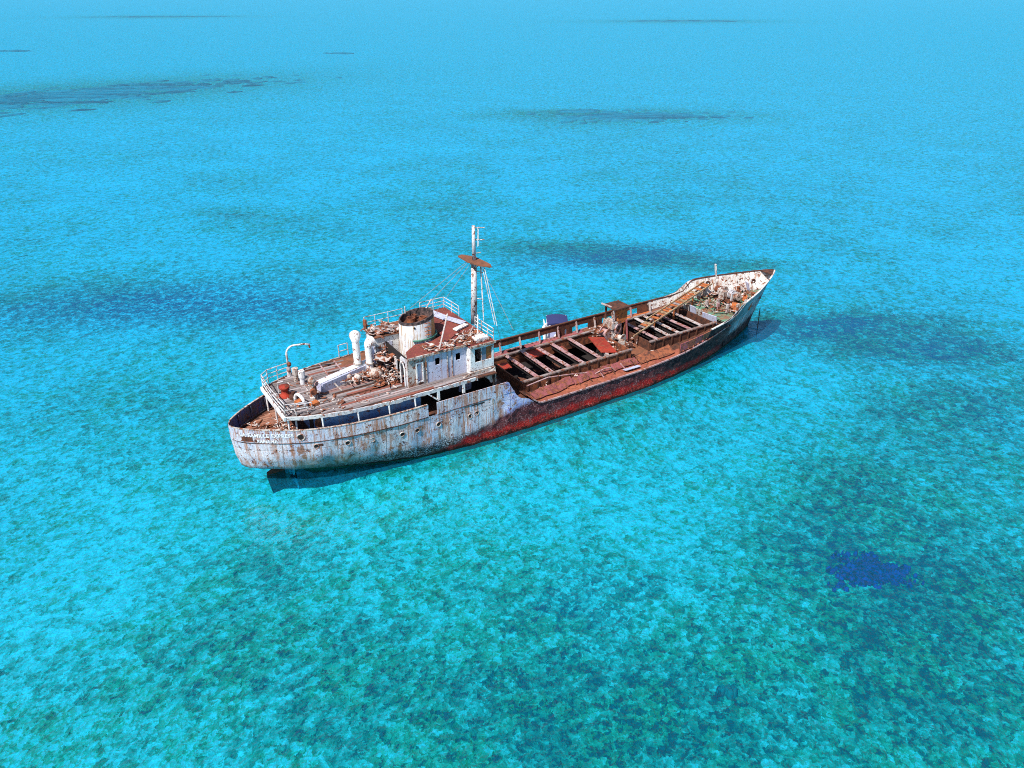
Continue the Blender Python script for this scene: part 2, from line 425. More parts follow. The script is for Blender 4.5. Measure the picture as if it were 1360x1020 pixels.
def axis(lo, hi, near_lo, near_hi, fine):
    a = list(np.arange(near_lo, near_hi, fine)); s = fine; x = near_hi
    while x < hi: a.append(x); s *= 1.06; x += s
    a.append(hi); s = fine; x = near_lo - fine
    while x > lo: a.insert(0, x); s *= 1.06; x -= s
    a.insert(0, lo); return np.array(a)
gx, gy = axis(-9000, 9000, -30, 90, .8), axis(-9000, 9000, -50, 90, .8)
GX, GY = np.meshgrid(gx, gy)
und = 0.18 * np.sin(GX * .11 + 1) * np.cos(GY * .09) + 0.10 * np.sin(GX * .31 + GY * .22)
def hull_dist(x, y):
    half = np.interp(x, [2, 6, 12, 18, 30, 36, 42, 47.6], [0, 1.5, 3.7, 4.3, 4.3, 3.7, 2.2, 0]); return np.maximum(np.abs(y) - half, 0) + np.maximum(x - 46, 0) + np.maximum(8 - x, 0)
bank = 1.42 * np.exp(-(hull_dist(GX, GY) / 3.6) ** 2)
verts = np.stack([GX, GY, BED + und * (1 - bank / 1.45) + bank], -1).reshape(-1, 3)
nx, ny = len(gx), len(gy)
idx = (np.arange(ny - 1)[:, None] * nx + np.arange(nx - 1)[None]).ravel()
faces = np.stack([idx, idx + 1, idx + nx + 1, idx + nx], -1)
me = bpy.data.meshes.new('seabed')
me.from_pydata(verts.tolist(), [], faces.tolist())
at_ = me.attributes.new('weed', 'FLOAT', 'POINT'); at_.data.foreach_set('value', (blobs_density(GX + 5 * (vnoise(GX, GY, .09, 3, 5) - .5) * (GY < 150), GY + 5 * (vnoise(GX, GY, .09, 3, 6) - .5) * (GY < 150)) * .74 + .75 * np.clip(1 - (np.hypot(GX - 20, GY) - 80) / 160, 0, 1) * (vnoise(GX, GY, .11, 4, 7) - .5) + .45 * np.exp(-(hull_dist(GX, GY) / 1.4) ** 2)).ravel().astype(np.float32))
dp = np.zeros_like(GX)
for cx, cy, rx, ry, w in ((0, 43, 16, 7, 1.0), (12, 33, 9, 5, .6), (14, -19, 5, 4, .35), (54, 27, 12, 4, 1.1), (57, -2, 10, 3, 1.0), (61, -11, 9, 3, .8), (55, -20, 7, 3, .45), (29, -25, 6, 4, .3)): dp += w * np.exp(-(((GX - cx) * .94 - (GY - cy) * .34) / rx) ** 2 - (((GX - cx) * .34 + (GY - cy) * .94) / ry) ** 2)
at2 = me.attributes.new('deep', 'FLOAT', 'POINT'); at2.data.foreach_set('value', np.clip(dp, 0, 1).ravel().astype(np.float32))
me.polygons.foreach_set('use_smooth', [True] * len(me.polygons))
t = NT('seabed_sand')
co = t.co()
weed = t.attr('weed').outputs['Fac']
nB = t.noise(1.0, 6, 0.72, vec=co)              # mottling of all sizes: tufts mixed with painted ripple light and dark
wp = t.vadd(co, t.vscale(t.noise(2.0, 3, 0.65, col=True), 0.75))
cell = t.xyz(t.voro(2.5, vec=wp, out='Color'))[0]  # light and dark cells of wave-focused sun, painted into the bed colour
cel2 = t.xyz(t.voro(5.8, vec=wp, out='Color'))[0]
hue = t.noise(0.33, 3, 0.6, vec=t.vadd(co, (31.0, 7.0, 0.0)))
tuft_ripple_light = t.add(t.add(t.mul(t.sub(nB, 0.5), 1.5), t.mul(t.sub(cell, 0.5), 0.50)), t.mul(t.sub(cel2, 0.5), 0.50))   # -0.7 .. 0.7
cover = t.add(t.add(0.27, t.mul(weed, 0.78)), t.mul(tuft_ripple_light, 1.15))  # weed cover plus the painted ripple mottling
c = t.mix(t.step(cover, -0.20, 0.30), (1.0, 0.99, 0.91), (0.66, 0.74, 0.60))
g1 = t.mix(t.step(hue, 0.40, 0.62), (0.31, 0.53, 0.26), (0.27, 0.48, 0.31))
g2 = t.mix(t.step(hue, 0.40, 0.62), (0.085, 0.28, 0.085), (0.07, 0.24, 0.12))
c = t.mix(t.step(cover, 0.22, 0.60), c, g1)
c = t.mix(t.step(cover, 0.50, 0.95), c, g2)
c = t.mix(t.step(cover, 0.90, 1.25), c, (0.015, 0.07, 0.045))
c = t.mix(t.mul(t.attr('deep').outputs['Fac'], t.step(tuft_ripple_light, -0.5, 0.3)), c, (0.018, 0.085, 0.17))
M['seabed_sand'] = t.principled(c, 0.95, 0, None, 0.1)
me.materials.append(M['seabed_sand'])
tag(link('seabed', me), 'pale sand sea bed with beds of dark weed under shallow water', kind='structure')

# ------------------------------------------------------------------ the water
t = NT('sea_water')
co = t.co()
rv = t.rot(co, R(-32))
wv = t.vmul(rv, (0.6, 1.0, 1.0))
def crest(n): return t.sub(1.0, t.math('ABSOLUTE', t.sub(t.mul(n, 2.0), 1.0)))
w1 = crest(t.noise(0.75, 2, 0.6, 0.0, vec=wv))
w2 = crest(t.noise(2.3, 3, 0.65, 0.0, vec=wv))
hgt = t.add(t.mul(w1, 0.40), t.mul(w2, 0.40))
nrm = t.bump(hgt, 1.0, 0.75)
fr = t.n('ShaderNodeFresnel'); fr.inputs['IOR'].default_value = 1.33; t.put(fr.inputs['Normal'], nrm)
gl = t.n('ShaderNodeBsdfGlossy'); gl.inputs['Roughness'].default_value = 0.26
gl.inputs['Color'].default_value = (0.70, 0.92, 1, 1)
lw = t.n('ShaderNodeLayerWeight'); lw.inputs['Blend'].default_value = 0.5
slant = t.step(lw.outputs['Facing'], 0.30, 0.80)
tr = t.n('ShaderNodeBsdfTransparent'); t.put(tr.inputs['Color'], t.mix(slant, (0.12, 0.75, 0.915), (0.04, 0.625, 1.0)))
df = t.n('ShaderNodeBsdfDiffuse'); df.inputs['Color'].default_value = (0.004, 0.32, 0.60, 1); t.put(df.inputs['Normal'], nrm)
bm_ = t.n('ShaderNodeMixShader'); bm_.inputs[0].default_value = 0.15
t.t.links.new(tr.outputs[0], bm_.inputs[1]); t.t.links.new(df.outputs[0], bm_.inputs[2])
mm = t.n('ShaderNodeMixShader'); t.put(mm.inputs[0], t.mn(fr.outputs[0], 0.28))
t.t.links.new(bm_.outputs[0], mm.inputs[1]); t.t.links.new(gl.outputs[0], mm.inputs[2])
t.t.links.new(mm.outputs[0], t.out.inputs['Surface'])
M['sea_water'] = t.m
ws = MB()
wx = [-8900, -1500, -200, -30, 90, 300, 1500, 8900]; wy = [-8900, -1500, -200, -50, 90, 300, 1500, 8900]
for i in range(7):
    for j in range(7):
        b = ws.addv([(wx[i], wy[j], 0), (wx[i + 1], wy[j], 0), (wx[i + 1], wy[j + 1], 0), (wx[i], wy[j + 1], 0)])
        ws.face((b, b + 1, b + 2, b + 3))
tag(ws.build('sea', 'sea_water'), 'clear turquoise sea with small ripples', kind='structure')

# reef and weed patches that stand up from the bed
t = NT('reef_purple'); n_ = t.noise(3.4, 5, 0.75)
M['reef_purple'] = t.principled(t.mix(t.step(n_, 0.4, 0.6), (0.008, 0.004, 0.02), (0.30, 0.05, 0.30)), 0.95, 0, None, 0.1)
t = NT('reef_dark'); n_ = t.noise(0.9, 6, 0.7)
M['reef_dark'] = None
t2 = NT('reef_far'); n3_ = t2.noise(1.0, 5, 0.7, vec=t2.vmul(t2.rot(t2.co(), R(30)), (0.02, 0.16, 0.1)))
M['reef_far'] = t2.principled(t2.mix(t2.step(n3_, 0.36, 0.62), (0.02, 0.10, 0.09), (0.26, 0.46, 0.37)), 0.95, 0, None, 0.1)
M['reef_dark'] = t.principled(t.mix(t.step(n_, 0.40, 0.62), (0.01, 0.04, 0.035), (0.12, 0.22, 0.16)), 0.95, 0, None, 0.1)
def reef(label, cx, cy, rx, ry, turn, mat, count, size, seed, h=0.4):
    size *= 1.0
    r = random.Random(seed); m = MB()
    ca, sa = math.cos(R(turn)), math.sin(R(turn))
    n_ = 28; ring = []
    for k in range(n_):                       # the low bank the heads stand on
        a = k * 2 * math.pi / n_; q = r.uniform(.22, .5) if cy > 100 else r.uniform(.25, .75)
        u, v = q * rx * math.cos(a), q * ry * math.sin(a); ring.append((cx + u * ca - v * sa, cy + u * sa + v * ca, BED - .25))
    b0_ = m.addv(ring); c0_ = m.addv([(cx, cy, BED + .42)])
    for k in range(n_): m.face((b0_ + k, b0_ + (k + 1) % n_, c0_))
    for k in range(count):
        u, v = r.gauss(0, .46), r.gauss(0, .42)
        d_ = math.hypot(u, v); a_ = math.atan2(v, u); lim_ = 1.4 if cy > 100 else .72 + .22 * math.sin(3 * a_ + seed) + .14 * math.sin(7 * a_); f = 1.0 if d_ < lim_ else lim_ / d_ * r.uniform(.25, 1)
        u, v = u * f * rx, v * f * ry
        s = size * r.uniform(.35, 1.3) * (1.15 - .6 * min(d_, 1))
        x, y = cx + u * ca - v * sa, cy + u * sa + v * ca
        prof = [(s * 1.0 * r.uniform(.8, 1.1), -0.25), (s * .9, h * .35), (s * .55, h * r.uniform(.6, 1)), (s * .12, h * r.uniform(.8, 1.2))]
        m.lathe(prof, (0, 0, 0), 7, mat=pl(x, y, BED, R(turn) + r.uniform(-.25, .25) if size > .5 else r.random() * 6, 0, 0, (2.6, .8, 1) if size > .5 else (1, r.uniform(.4, 1), 1)))
    return tag(m.build('reef_patch', mat, None, True), label, 'reef', 'reef patches on the sea bed', 'stuff' if cy > 100 else None)
reef('violet blue reef patch under the shallow water at lower right', 28.6, -26.3, 3.3, 2.1, -30, 'reef_purple', 300, 0.33, 3)
reef('tiny dark reef spot under the water near the bottom edge', 15.4, -27.7, 0.8, 0.3, -30, 'reef_dark', 16, 0.22, 4)
reef('broad dark reef streak far off at upper left', 20, 240, 62, 30, 10, 'reef_far', 260, 2.4, 5)
reef('dark reef streak lying beyond the ship, above its bow', 132, 113, 25, 9, -28, 'reef_far', 190, 1.0, 6)
reef('thin reef streak near the top edge, right of centre', 560, 540, 70, 22, -30, 'reef_far', 90, 4, 7)
reef('thin dark reef line near the top left corner', 165, 930, 70, 14, -28, 'reef_far', 90, 4.5, 8)
reef('small dark reef speck at far upper left edge', 8, 458, 10, 5, -30, 'reef_far', 16, 3, 9)
reef('small dark reef speck far beyond the mast', 145, 351, 6, 4, -30, 'reef_far', 14, 2.0, 10)
reef('faint reef smudge far beyond the mast, left of the dark streak', 125, 128, 8, 3, -30, 'reef_far', 16, 1.6, 12)

# ------------------------------------------------------------------ the wreck: hull form
LV = [-2.0, 0.0, 1.2, 2.2, 3.45, 5.0]
midb = [(16, 4.38), (20, 4.42), (30, 4.40)]
TB = [
    [(6, 0), (8, .5), (11, 2.2), (15, 3.6), (19, 4.0), (30, 4.0), (35, 3.2), (40, 1.8), (44, .6), (46.3, 0)],
    [(3.6, 0), (4.5, .75), (6, 1.55), (9, 2.8), (12, 3.75), (16, 4.3), (20, 4.42), (30, 4.38), (34.8, 3.95), (38, 3.35), (40.4, 2.74), (44, 1.5), (46.5, .5), (47.6, 0)],
    [(.36, 0), (.6, .5), (1.2, 1.0), (2.4, 1.85), (3.4, 2.4), (5.5, 3.1), (8, 3.7), (12, 4.2)] + midb + [(35, 4.1), (38, 3.6), (41, 2.8), (44, 1.8), (46.8, .6), (48.1, 0)],
    [(.1, 0), (.35, .55), (.9, 1.15), (2.3, 2.2), (3.5, 2.85), (5.5, 3.5), (8, 3.95), (12, 4.3)] + midb + [(35, 4.2), (38, 3.75), (41, 3.05), (44, 2.05), (47, .75), (48.7, 0)],
    [(0, 0), (.2, .5), (.75, 1.1), (1.5, 1.72), (3.1, 2.72), (4.7, 3.42), (7, 4.0), (10, 4.32)] + midb + [(35, 4.25), (39, 3.85), (42, 3.25), (45, 2.25), (47.5, 1.0), (49.3, 0)],
    [(0, 0), (.2, .5), (.75, 1.1), (1.5, 1.72), (3.1, 2.75), (4.7, 3.47), (7, 4.05), (10, 4.34)] + midb + [(35, 4.3), (39, 4.0), (43, 3.4), (45, 2.75), (46.8, 1.95), (48.5, 1.1), (49.6, .45), (50.2, 0)],
]
NU = 260
uu = np.linspace(0, 1, NU); gg = 0.5 * (1 - np.cos(np.pi * uu)); gg = 0.55 * gg + 0.45 * uu
ROWX, ROWY = [], []
for tb in TB:
    xs = [p[0] for p in tb]; ys = [p[1] for p in tb]
    xq = xs[0] + (xs[-1] - xs[0]) * gg
    ROWX.append(xq); ROWY.append(np.maximum(pchip(xs, ys, xq), 0))
ROWX, ROWY = np.array(ROWX), np.array(ROWY)
def row_at(z):
    z = min(max(z, LV[0]), LV[-1]); i = min(int(np.searchsorted(LV, z, 'right')) - 1, len(LV) - 2); f = (z - LV[i]) / (LV[i + 1] - LV[i])
    return ROWX[i] * (1 - f) + ROWX[i + 1] * f, ROWY[i] * (1 - f) + ROWY[i + 1] * f
_rc = {}
def hb(x, z):
    k = round(z, 2)
    if k not in _rc: _rc[k] = row_at(k)
    return float(np.interp(x, *_rc[k], left=0, right=0))
def zq(x):      # top of the quarterdeck plating and its swept break
    if x < 17.85: return 4.28
    if x < 19.35: return 2.6 + 1.68 * (1 - (x - 17.85) / 1.5) ** 2
    return lerp(x, [(19.35, 2.6), (19.7, 2.45), (20.5, 1.85), (60, 1.85)])
def zd(x):      # sheer: top of the hull proper
    if x < 20.5: return min(3.4, zq(x))
    return lerp(x, [(20.5, 1.84), (22, 1.8), (30, 1.8), (34, 1.95), (38, 2.25), (42, 2.8), (50, 3.4)])
def zt(x):      # top of the forward bulwark
    return lerp(x, [(20, 2.85), (33, 2.9), (38, 3.12), (40.5, 3.28), (41.8, 3.55), (42.7, 4.35), (43.2, 4.47), (46, 4.68), (50.2, 5.0)])

ship = thing('shipwreck', 'rusting white and red cargo ship wreck aground in turquoise shallows', 'ship', (24, 0, BED))

h = MB()
for side in (-1, 1):
    rows = []
    for j in range(19):
        f = j / 18
        row = []
        for i in range(NU):
            x3 = ROWX[4][i]; z = -2.0 + (zd(float(x3)) + 2.0) * f
            rx_, ry_ = row_at(z)
            dent = (0.030 * math.cos(rx_[i] * 2 * math.pi / 1.5) * min(1, max(0, zd(float(x3)) - z)) * (1 if z > 0 else 0) if ry_[i] > 1 else 0) + 0.03 * math.sin(rx_[i] * 2.9 + z * 1.7) * math.sin(z * 3.1 + rx_[i] * .7) if ry_[i] > .3 else 0
            row.append((rx_[i], side * (ry_[i] + dent), z))
        rows.append(row if side < 0 else row[::-1])
    h.strip(rows)
# counter bottom under the stern is closed by the loft itself; hold floor
hull = h.build('hull', 'hull_paint', ship, True)
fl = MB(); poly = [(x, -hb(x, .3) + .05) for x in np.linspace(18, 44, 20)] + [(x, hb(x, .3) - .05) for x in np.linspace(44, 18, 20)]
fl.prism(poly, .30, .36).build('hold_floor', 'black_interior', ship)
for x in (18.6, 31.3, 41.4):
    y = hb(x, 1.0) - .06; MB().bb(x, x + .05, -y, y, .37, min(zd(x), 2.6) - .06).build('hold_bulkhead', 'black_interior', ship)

# rubbing strake along the sheer
def rail_along(x0, x1, n, zf, off, w, hgt, sides=(-1, 1), zb=None):
    m = MB()
    for s in sides:
        a, b, c_, d = [], [], [], []
        for x in np.linspace(x0, x1, n):
            x = float(x); z = zf(x); y = hb(x, zb(x) if zb else z) + off
            a.append((x, s * (y - w / 2), z + hgt / 2)); b.append((x, s * (y + w / 2), z + hgt / 2))
            c_.append((x, s * (y + w / 2), z - hgt / 2)); d.append((x, s * (y - w / 2), z - hgt / 2))
        rows = [a, b, c_, d, a]
        m.strip(rows if s > 0 else rows[::-1])
    return m
rail_along(19.9, 41.0, 80, lambda x: zd(x) + .0, .03, .12, .10).build('rubbing_strake', 'pale_beam', ship)

def shell(xs, z0, z1, side, th=.05, mi_in=1, zfn=None):
    """a piece of bulwark: outer face on the hull form, inner face inboard, capped"""
    m = MB(); o0, o1, i1, i0 = [], [], [], []
    for x in xs:
        x = float(x); a, b = z0(x), z1(x)
        ya, yb = hb(x, a), hb(x, b)
        o0.append((x, side * (ya + .012), a)); o1.append((x, side * (yb + .012), b))
        i1.append((x, side * max(yb - th, 0), b)); i0.append((x, side * max(ya - th, 0), a))
    def st_(r1, r2, mi): m.strip([r1, r2] if side < 0 else [r2, r1], mi=mi)
    st_(o0, o1, 0); st_(o1, i1, 0); st_(i1, i0, mi_in); st_(i0, o0, mi_in)
    for k in (0, -1):
        b = m.addv([o0[k], o1[k], i1[k], i0[k]]); m.face((b, b + 1, b + 2, b + 3))
    return m

# ---- quarterdeck bulwark (stern round to the break), with the boarding gap
aft_z0 = lambda x: 3.38
aft_z1 = lambda x: max(zq(x), 3.39) + (0.05 if x < 3 else 0)
xs_st = np.concatenate([np.linspace(0.0, 1.0, 26) ** 2 * 4.0, np.linspace(4.2, 11.65, 26)])
xs_fw = np.linspace(12.3, 18.36, 40)
qb = shell(xs_st, aft_z0, aft_z1, -1).build('quarterdeck_bulwark', ['hull_paint', 'shaded_lining'], ship)
shell(xs_fw, aft_z0, aft_z1, -1).build('quarterdeck_bulwark', ['hull_paint', 'shaded_lining'], ship)
qbp = shell(np.concatenate([xs_st, np.linspace(11.9, 18.36, 40)]), aft_z0, aft_z1, 1).build('quarterdeck_bulwark', ['hull_paint', 'shaded_lining'], ship)
rail_along(0.06, 11.6, 90, lambda x: aft_z1(x) + .03, -.03, .13, .05, (-1,), zb=lambda x: 4.28).build('rail_cap', 'white_rusty', qb)
rail_along(0.06, 17.6, 110, lambda x: aft_z1(x) + .03, -.03, .13, .05, (1,), zb=lambda x: 4.28).build('rail_cap', 'white_rusty', qbp)
# bulwark knees inside the stern
for x in (.9, 1.9, 3.0):
    y = hb(x, 3.9) - .06
    m = MB(); m.bar((x, y, 3.4), (x, y - .05, 4.25), .07, .14); m.build('stanchion', 'shaded_lining', qbp)
# lap seam: the ragged step where the bulwark plating overlaps the hull
rail_along(.05, 11.5, 90, lambda x: 3.40, .012, .05, .035, (-1,)).build('seam_strip', 'dark_rust', hull)
rail_along(12.4, 16.4, 30, lambda x: 3.40, .012, .05, .03, (-1,)).build('seam_strip', 'dark_rust', hull)

# ---- forecastle bulwark, white inside
i0_ = int(np.searchsorted(ROWX[4], 38.2))
def bow_shell(side):
    m = MB(); o0, o1, i1, i0 = [], [], [], []
    for i in range(i0_, NU):
        xt = float(ROWX[5][i]); a, b = zd(min(float(ROWX[4][i]), 49.3)) + .0, zt(xt)
        for lst, z, off in ((o0, a, .012), (o1, b, .012), (i1, b, -.05), (i0, a, -.05)):
            rx_, ry_ = row_at(z); lst.append((float(rx_[i]) + (off if i > NU - 4 else 0), side * max(float(ry_[i]) + off, 0), z))
    def st_(r1, r2, mi): m.strip([r1, r2] if side < 0 else [r2, r1], mi=mi)
    st_(o0, o1, 0); st_(o1, i1, 0); st_(i1, i0, 1); st_(i0, o0, 1)
    q = m.addv([o0[0], o1[0], i1[0], i0[0]]); m.face((q, q + 1, q + 2, q + 3))
    return m
for s in (-1, 1):
    fbw = bow_shell(s).build('bow_bulwark', ['hull_paint', 'bow_white'], ship)
    rail_along(38.2, 50.05, 90, lambda x: zt(x) + .03, -.02, .16, .07, (s,), zb=lambda x: zt(x)).build('rail_cap', 'dark_rust' if s > 0 else 'bow_white', fbw)
    for x in np.arange(42.9, 49, 1.02):
        x = float(x); y = s * (hb(x, zt(x)) - .12); y0 = s * (hb(x, 3.4) - .45)
        MB().bar((x, y, zt(x) - .05), (x, y0, zd(x) + .06), .06, .10).build('stanchion', 'bow_white' if random.random() < .7 else 'rust', fbw)
    # round fairleads in the bow plating
    for x in ((44.3, 48.3) if s > 0 else (47.9,)):
        y = s * (hb(x, 4.0) - .07)
        m = MB(); m.lathe([(.13, -.03), (.22, -.03), (.22, .05), (.13, .05), (.13, -.03)], (0, 0, 0), 14, mat=pl(x, y, 4.05, math.atan2(-s * .35, 1) , 0, R(90)))
        m.build('fairlead', 'dark_rust', fbw)
# bow cap plate
MB().prism([(49.0, -.72), (50.15, -.12), (50.25, 0), (50.15, .12), (49.0, .72)], 4.93, 5.0).build('stem_cap', 'dark_rust', ship)
# forecastle freeing slot strip, starboard, and standing bulwark plates aft of it
stb = None
xs0 = [34.4, 35.35, 36.2, 37.1, 38.15]
stbw = MB(); stbw = link('starboard_bulwark', None, ship, pl(36, -4, 2.2))
for k in range(4):
    a, b = xs0[k] + .03, xs0[k + 1] - .02
    o = shell(np.linspace(a, b, 8), lambda x: zd(x) + .26, lambda x: zt(x) - .02, -1).build('plate', ['orange_plate' if k % 2 else 'pink_plate', 'dark_rust'], stbw)
for x in np.arange(34.5, 38.4, .62):
    x = float(x); y = hb(x, 2.4) - .10
    MB().bar((x, -y, zd(x)), (x, -y + .02, zt(x) - .2), .06, .10).build('stanchion', 'rust', stbw)

# ---- port bulwark of the well deck: a top band on stanchions, sea showing beneath
pb = link('port_bulwark', None, ship, pl(30, 4.3, 2))
band = shell(np.linspace(19.2, 38.25, 70), lambda x: zd(x) + .52 + .03 * math.sin(x * 2.1), lambda x: zt(x), 1).build('band', ['dark_rust', 'dark_rust'], pb)
rail_along(19.2, 38.2, 70, lambda x: zt(x) + .03, -.02, .18, .06, (1,), zb=lambda x: zt(x)).build('rail_cap', 'dark_rust', pb)
for k, x in enumerate(np.arange(20.6, 38.2, 1.95)):
    x = float(x); y = hb(x, 2.3) - .08
    MB().bar((x, y - .25, zd(x)), (x, y, zt(x) - .1), .10, .16).build('stanchion', random.choice(['pale_beam', 'rust', 'white_beam']), pb)
for a, b in ((28.3, 29.2), (29.4, 30.0), (31.7, 33.2), (37.0, 38.2)):
    shell(np.linspace(a, b, 5), lambda x: zd(x) + .02, lambda x: zd(x) + .54, 1).build('plate', ['dark_rust', 'dark_rust'], pb)

# ---- well deck: side strips and cross pieces round the two holds
def deck_strip(xs, yin, yout, zf, name, mat, parent, th=.06):
    a = [(float(x), yin(float(x)), zf(float(x))) for x in xs]; b = [(float(x), yout(float(x)), zf(float(x))) for x in xs]
    a2 = [(p[0], p[1], p[2] - th) for p in a]; b2 = [(p[0], p[1], p[2] - th) for p in b]
    m = MB(); up = b[0][1] > a[0][1]
    rows = [a, b, b2, a2, a]
    m.strip(rows[::-1] if up else rows)
    for k in (0, -1):
        q = m.addv([a[k], b[k], b2[k], a2[k]]); m.face((q, q + 1, q + 2, q + 3))
    return m.build(name, mat, parent)
wd = link('well_deck', None, ship, pl(30, 0, 1.8))
HYI = 2.3   # half width of the hatchways
for x0, x1, mt in ((20.0, 24.2, 'orange_plate'), (24.25, 28.6, 'orange_plate'), (28.65, 33.0, 'orange_plate'), (33.05, 37.4, 'orange_plate'), (37.45, 41.2, 'pink_plate')):
    deck_strip(np.linspace(x0, x1, 12), lambda x: -3.35, lambda x: -hb(x, zd(x)) + .02, lambda x: zd(x) - .01, 'deck_plate', mt, wd)
deck_strip(np.linspace(20.0, 41.2, 30), lambda x: -HYI - .02, lambda x: -min(3.34, hb(x, 2) - .3), lambda x: zd(x) - .14, 'deck_plate', 'dark_rust', wd)
for x0, x1, mt, dz in ((19.0, 21.6, 'pink_plate', .0), (21.65, 23.2, 'pink_plate', .03), (25.0, 27.6, 'pink_plate', .02), (27.7, 31.0, 'pink_plate', .0), (31.05, 34.5, 'brown_plate', .02), (34.55, 38.2, 'orange_rust', .0), (38.25, 41.2, 'brown_plate', .0)):
    deck_strip(np.linspace(x0, x1, 10), lambda x: HYI + .02, lambda x: hb(x, zd(x)) - .05, lambda x: zd(x) - .02 + dz, 'deck_plate', mt, wd)
MB().bb(31.0, 32.9, -2.28, 2.28, 1.86, 1.92).build('deck_plate', 'brown_plate', wd)
MB().bb(40.4, 41.3, -2.28, 2.28, 2.28, 2.34).build('deck_plate', 'dark_rust', wd)
MB().bb(18.5, 20.3, -3.9, 3.9, 1.70, 1.76).build('deck_plate', 'dark_rust', wd)

def hatch(name, x0, x1, zc, beams, bmat, cmat):
    r = link(name, None, ship, pl((x0 + x1) / 2, 0, zc))
    for s in (-1, 1):
        MB().bb(x0, x1, s * HYI - .05, s * HYI + .05, 1.55, zc).build('coaming', cmat, r)
        MB().bb(x0 - .1, x1 + .1, s * HYI - .12, s * HYI + .12, zc + .003, zc + .10).build('coaming_cap', 'grimy_cap', r)
        for x in np.arange(x0 + .4, x1, .95):
            m = MB(); m.bar((float(x), s * (HYI + .10), 1.75), (float(x), s * (HYI + .10), zc - .02), .08, .12); m.build('coaming_bracket', 'dark_rust', r)
    for x, s in ((x0, -1), (x1, 1)):
        MB().bb(x - .05, x + .05, -HYI + .06, HYI - .06, 1.55, zc - .003).build('coaming', cmat, r)
    for k, (x, tilt, drop) in enumerate(beams):
        m = MB()   # an old hatch beam: two flanges, a web between with lightening holes
        y0, y1 = -HYI + .07, HYI - .07
        m.box((x, 0, zc - .02), (.34, y1 - y0, .05), rx=tilt)
        m.box((x + .03, 0, zc - .24 - drop), (.05, y1 - y0, .36), rx=tilt, mi=1)
        for yy in np.linspace(y0 + .2, y1 - .2, 9): m.box((x + random.uniform(-.08, .08), float(yy) + random.uniform(-.1, .1), zc + .03), (.08, .18, .05), rz=random.uniform(-.4, .4))
        m.build('hatch_beam', [bmat if k % 3 else 'pale_beam', 'black_interior'], r)
    return r
h1 = hatch('aft_hatch', 20.4, 30.9, 2.55, [(21.9, 0, 0), (23.35, .03, 0), (24.9, -.02, .05), (26.25, 0, 0), (28.0, .02, 0)], 'pale_beam', 'rust')
h2 = hatch('fore_hatch', 32.95, 40.35, 2.72, [(33.9, 0, 0), (35.25, .02, 0), (36.3, 0, .04), (37.6, -.02, 0), (39.0, 0, 0)], 'white_beam', 'dark_rust')
# bits of plating left across the aft hold
MB().box((24.2, 1.55, 2.45), (1.5, 1.2, .05), rz=.05).build('cover_remnant', 'red_plate', h1)
MB().box((20.9, .9, 2.46), (.75, 1.0, .05), rz=-.1).build('cover_remnant', 'red_plate', h1)
MB().box((26.9, 1.75, 2.0), (.9, .8, .05), rz=.1, rx=.2).build('cover_remnant', 'roof_red', h1)
m = MB()
for k in range(7): m.box((28.6 + .06 * k, -2.0 + .1 * k, 2.4 + .0 * k), (.10, .34, .62), rz=.3 + .05 * k, rx=.15)
m.build('torn_plating', 'white_beam', h1)
MB().bar((22.6, -2.0, 2.5), (22.0, -.9, 1.2), .06, .06).build('loose_bar', 'pale_beam', h1)

# collapsed starboard bulwark: bent plates leaning inboard on the deck
cb = link('collapsed_bulwark', None, ship, pl(27, -3.4, 1.8))
x = 20.4; k = 0
while x < 34.0:
    e = min(x + random.uniform(1.6, 4.2), 34.3); up, lo, up2, lo2 = [], [], [], []
    jy, jz, cut = random.uniform(-.10, .10), random.uniform(-.06, .10), random.uniform(.0, .22)
    for xq in np.linspace(x, e - .03, 9):
        xq = float(xq); w = .03 * math.sin(xq * 2.7 + k) + .03 * random.uniform(-1, 1)
        yi = -lerp(xq, [(20.4, 3.05), (23, 2.86), (31, 2.78), (34.3, 2.95)]) + w + jy - cut; zi = zd(xq) + lerp(xq, [(20.4, .25), (23, .48), (34, .40)]) + w + jz
        yo = -lerp(xq, [(20.4, 4.0), (22, 3.9), (24, 3.55), (30, 3.52), (34.3, 3.85)]) + w * 1.5 + jy; zo = zd(xq) + .12 + w * .4
        up.append((xq, yi, zi)); lo.append((xq, yo, zo)); up2.append((xq, yi + .02, zi - .05)); lo2.append((xq, yo + .02, zo - .05))
    m = MB(); m.strip([lo, up, up2, lo2, lo])
    m.build('bent_plate', random.choice(['bent_pink', 'bent_pink', 'bent_pink', 'rust']), cb)
    x = e + random.choice([0.01, 0.02, .12]); k += 1
for x in np.arange(21.3, 34, 1.12):
    x = float(x)
    MB().bar((x, -3.85, zd(x) + .02), (x + random.uniform(-.15, .15), -3.1, zd(x) + .36), .06, .09).build('bent_stanchion', random.choice(['rust', 'dark_rust', 'pale_beam']), cb)
m = MB(); m.box((29.6, -3.95, 1.98), (1.5, .42, .05), rx=-.25, rz=-.03); m.build('blue_scrap_plate', 'lavender_paint', cb)
m = MB(); m.tube([(20.5, -2.75, 2.45), (22.4, -2.72, 2.62), (24.6, -2.95, 2.40), (26, -3.1, 2.2)], .05, 6); m.build('bent_rail', 'pale_beam', cb)
m = MB(); m.tube([(26.4, -3.3, 2.05), (27.2, -3.45, 2.35), (27.9, -3.5, 2.30), (28.2, -3.6, 1.95)], .045, 6); m.build('bent_rail', 'pale_beam', cb)

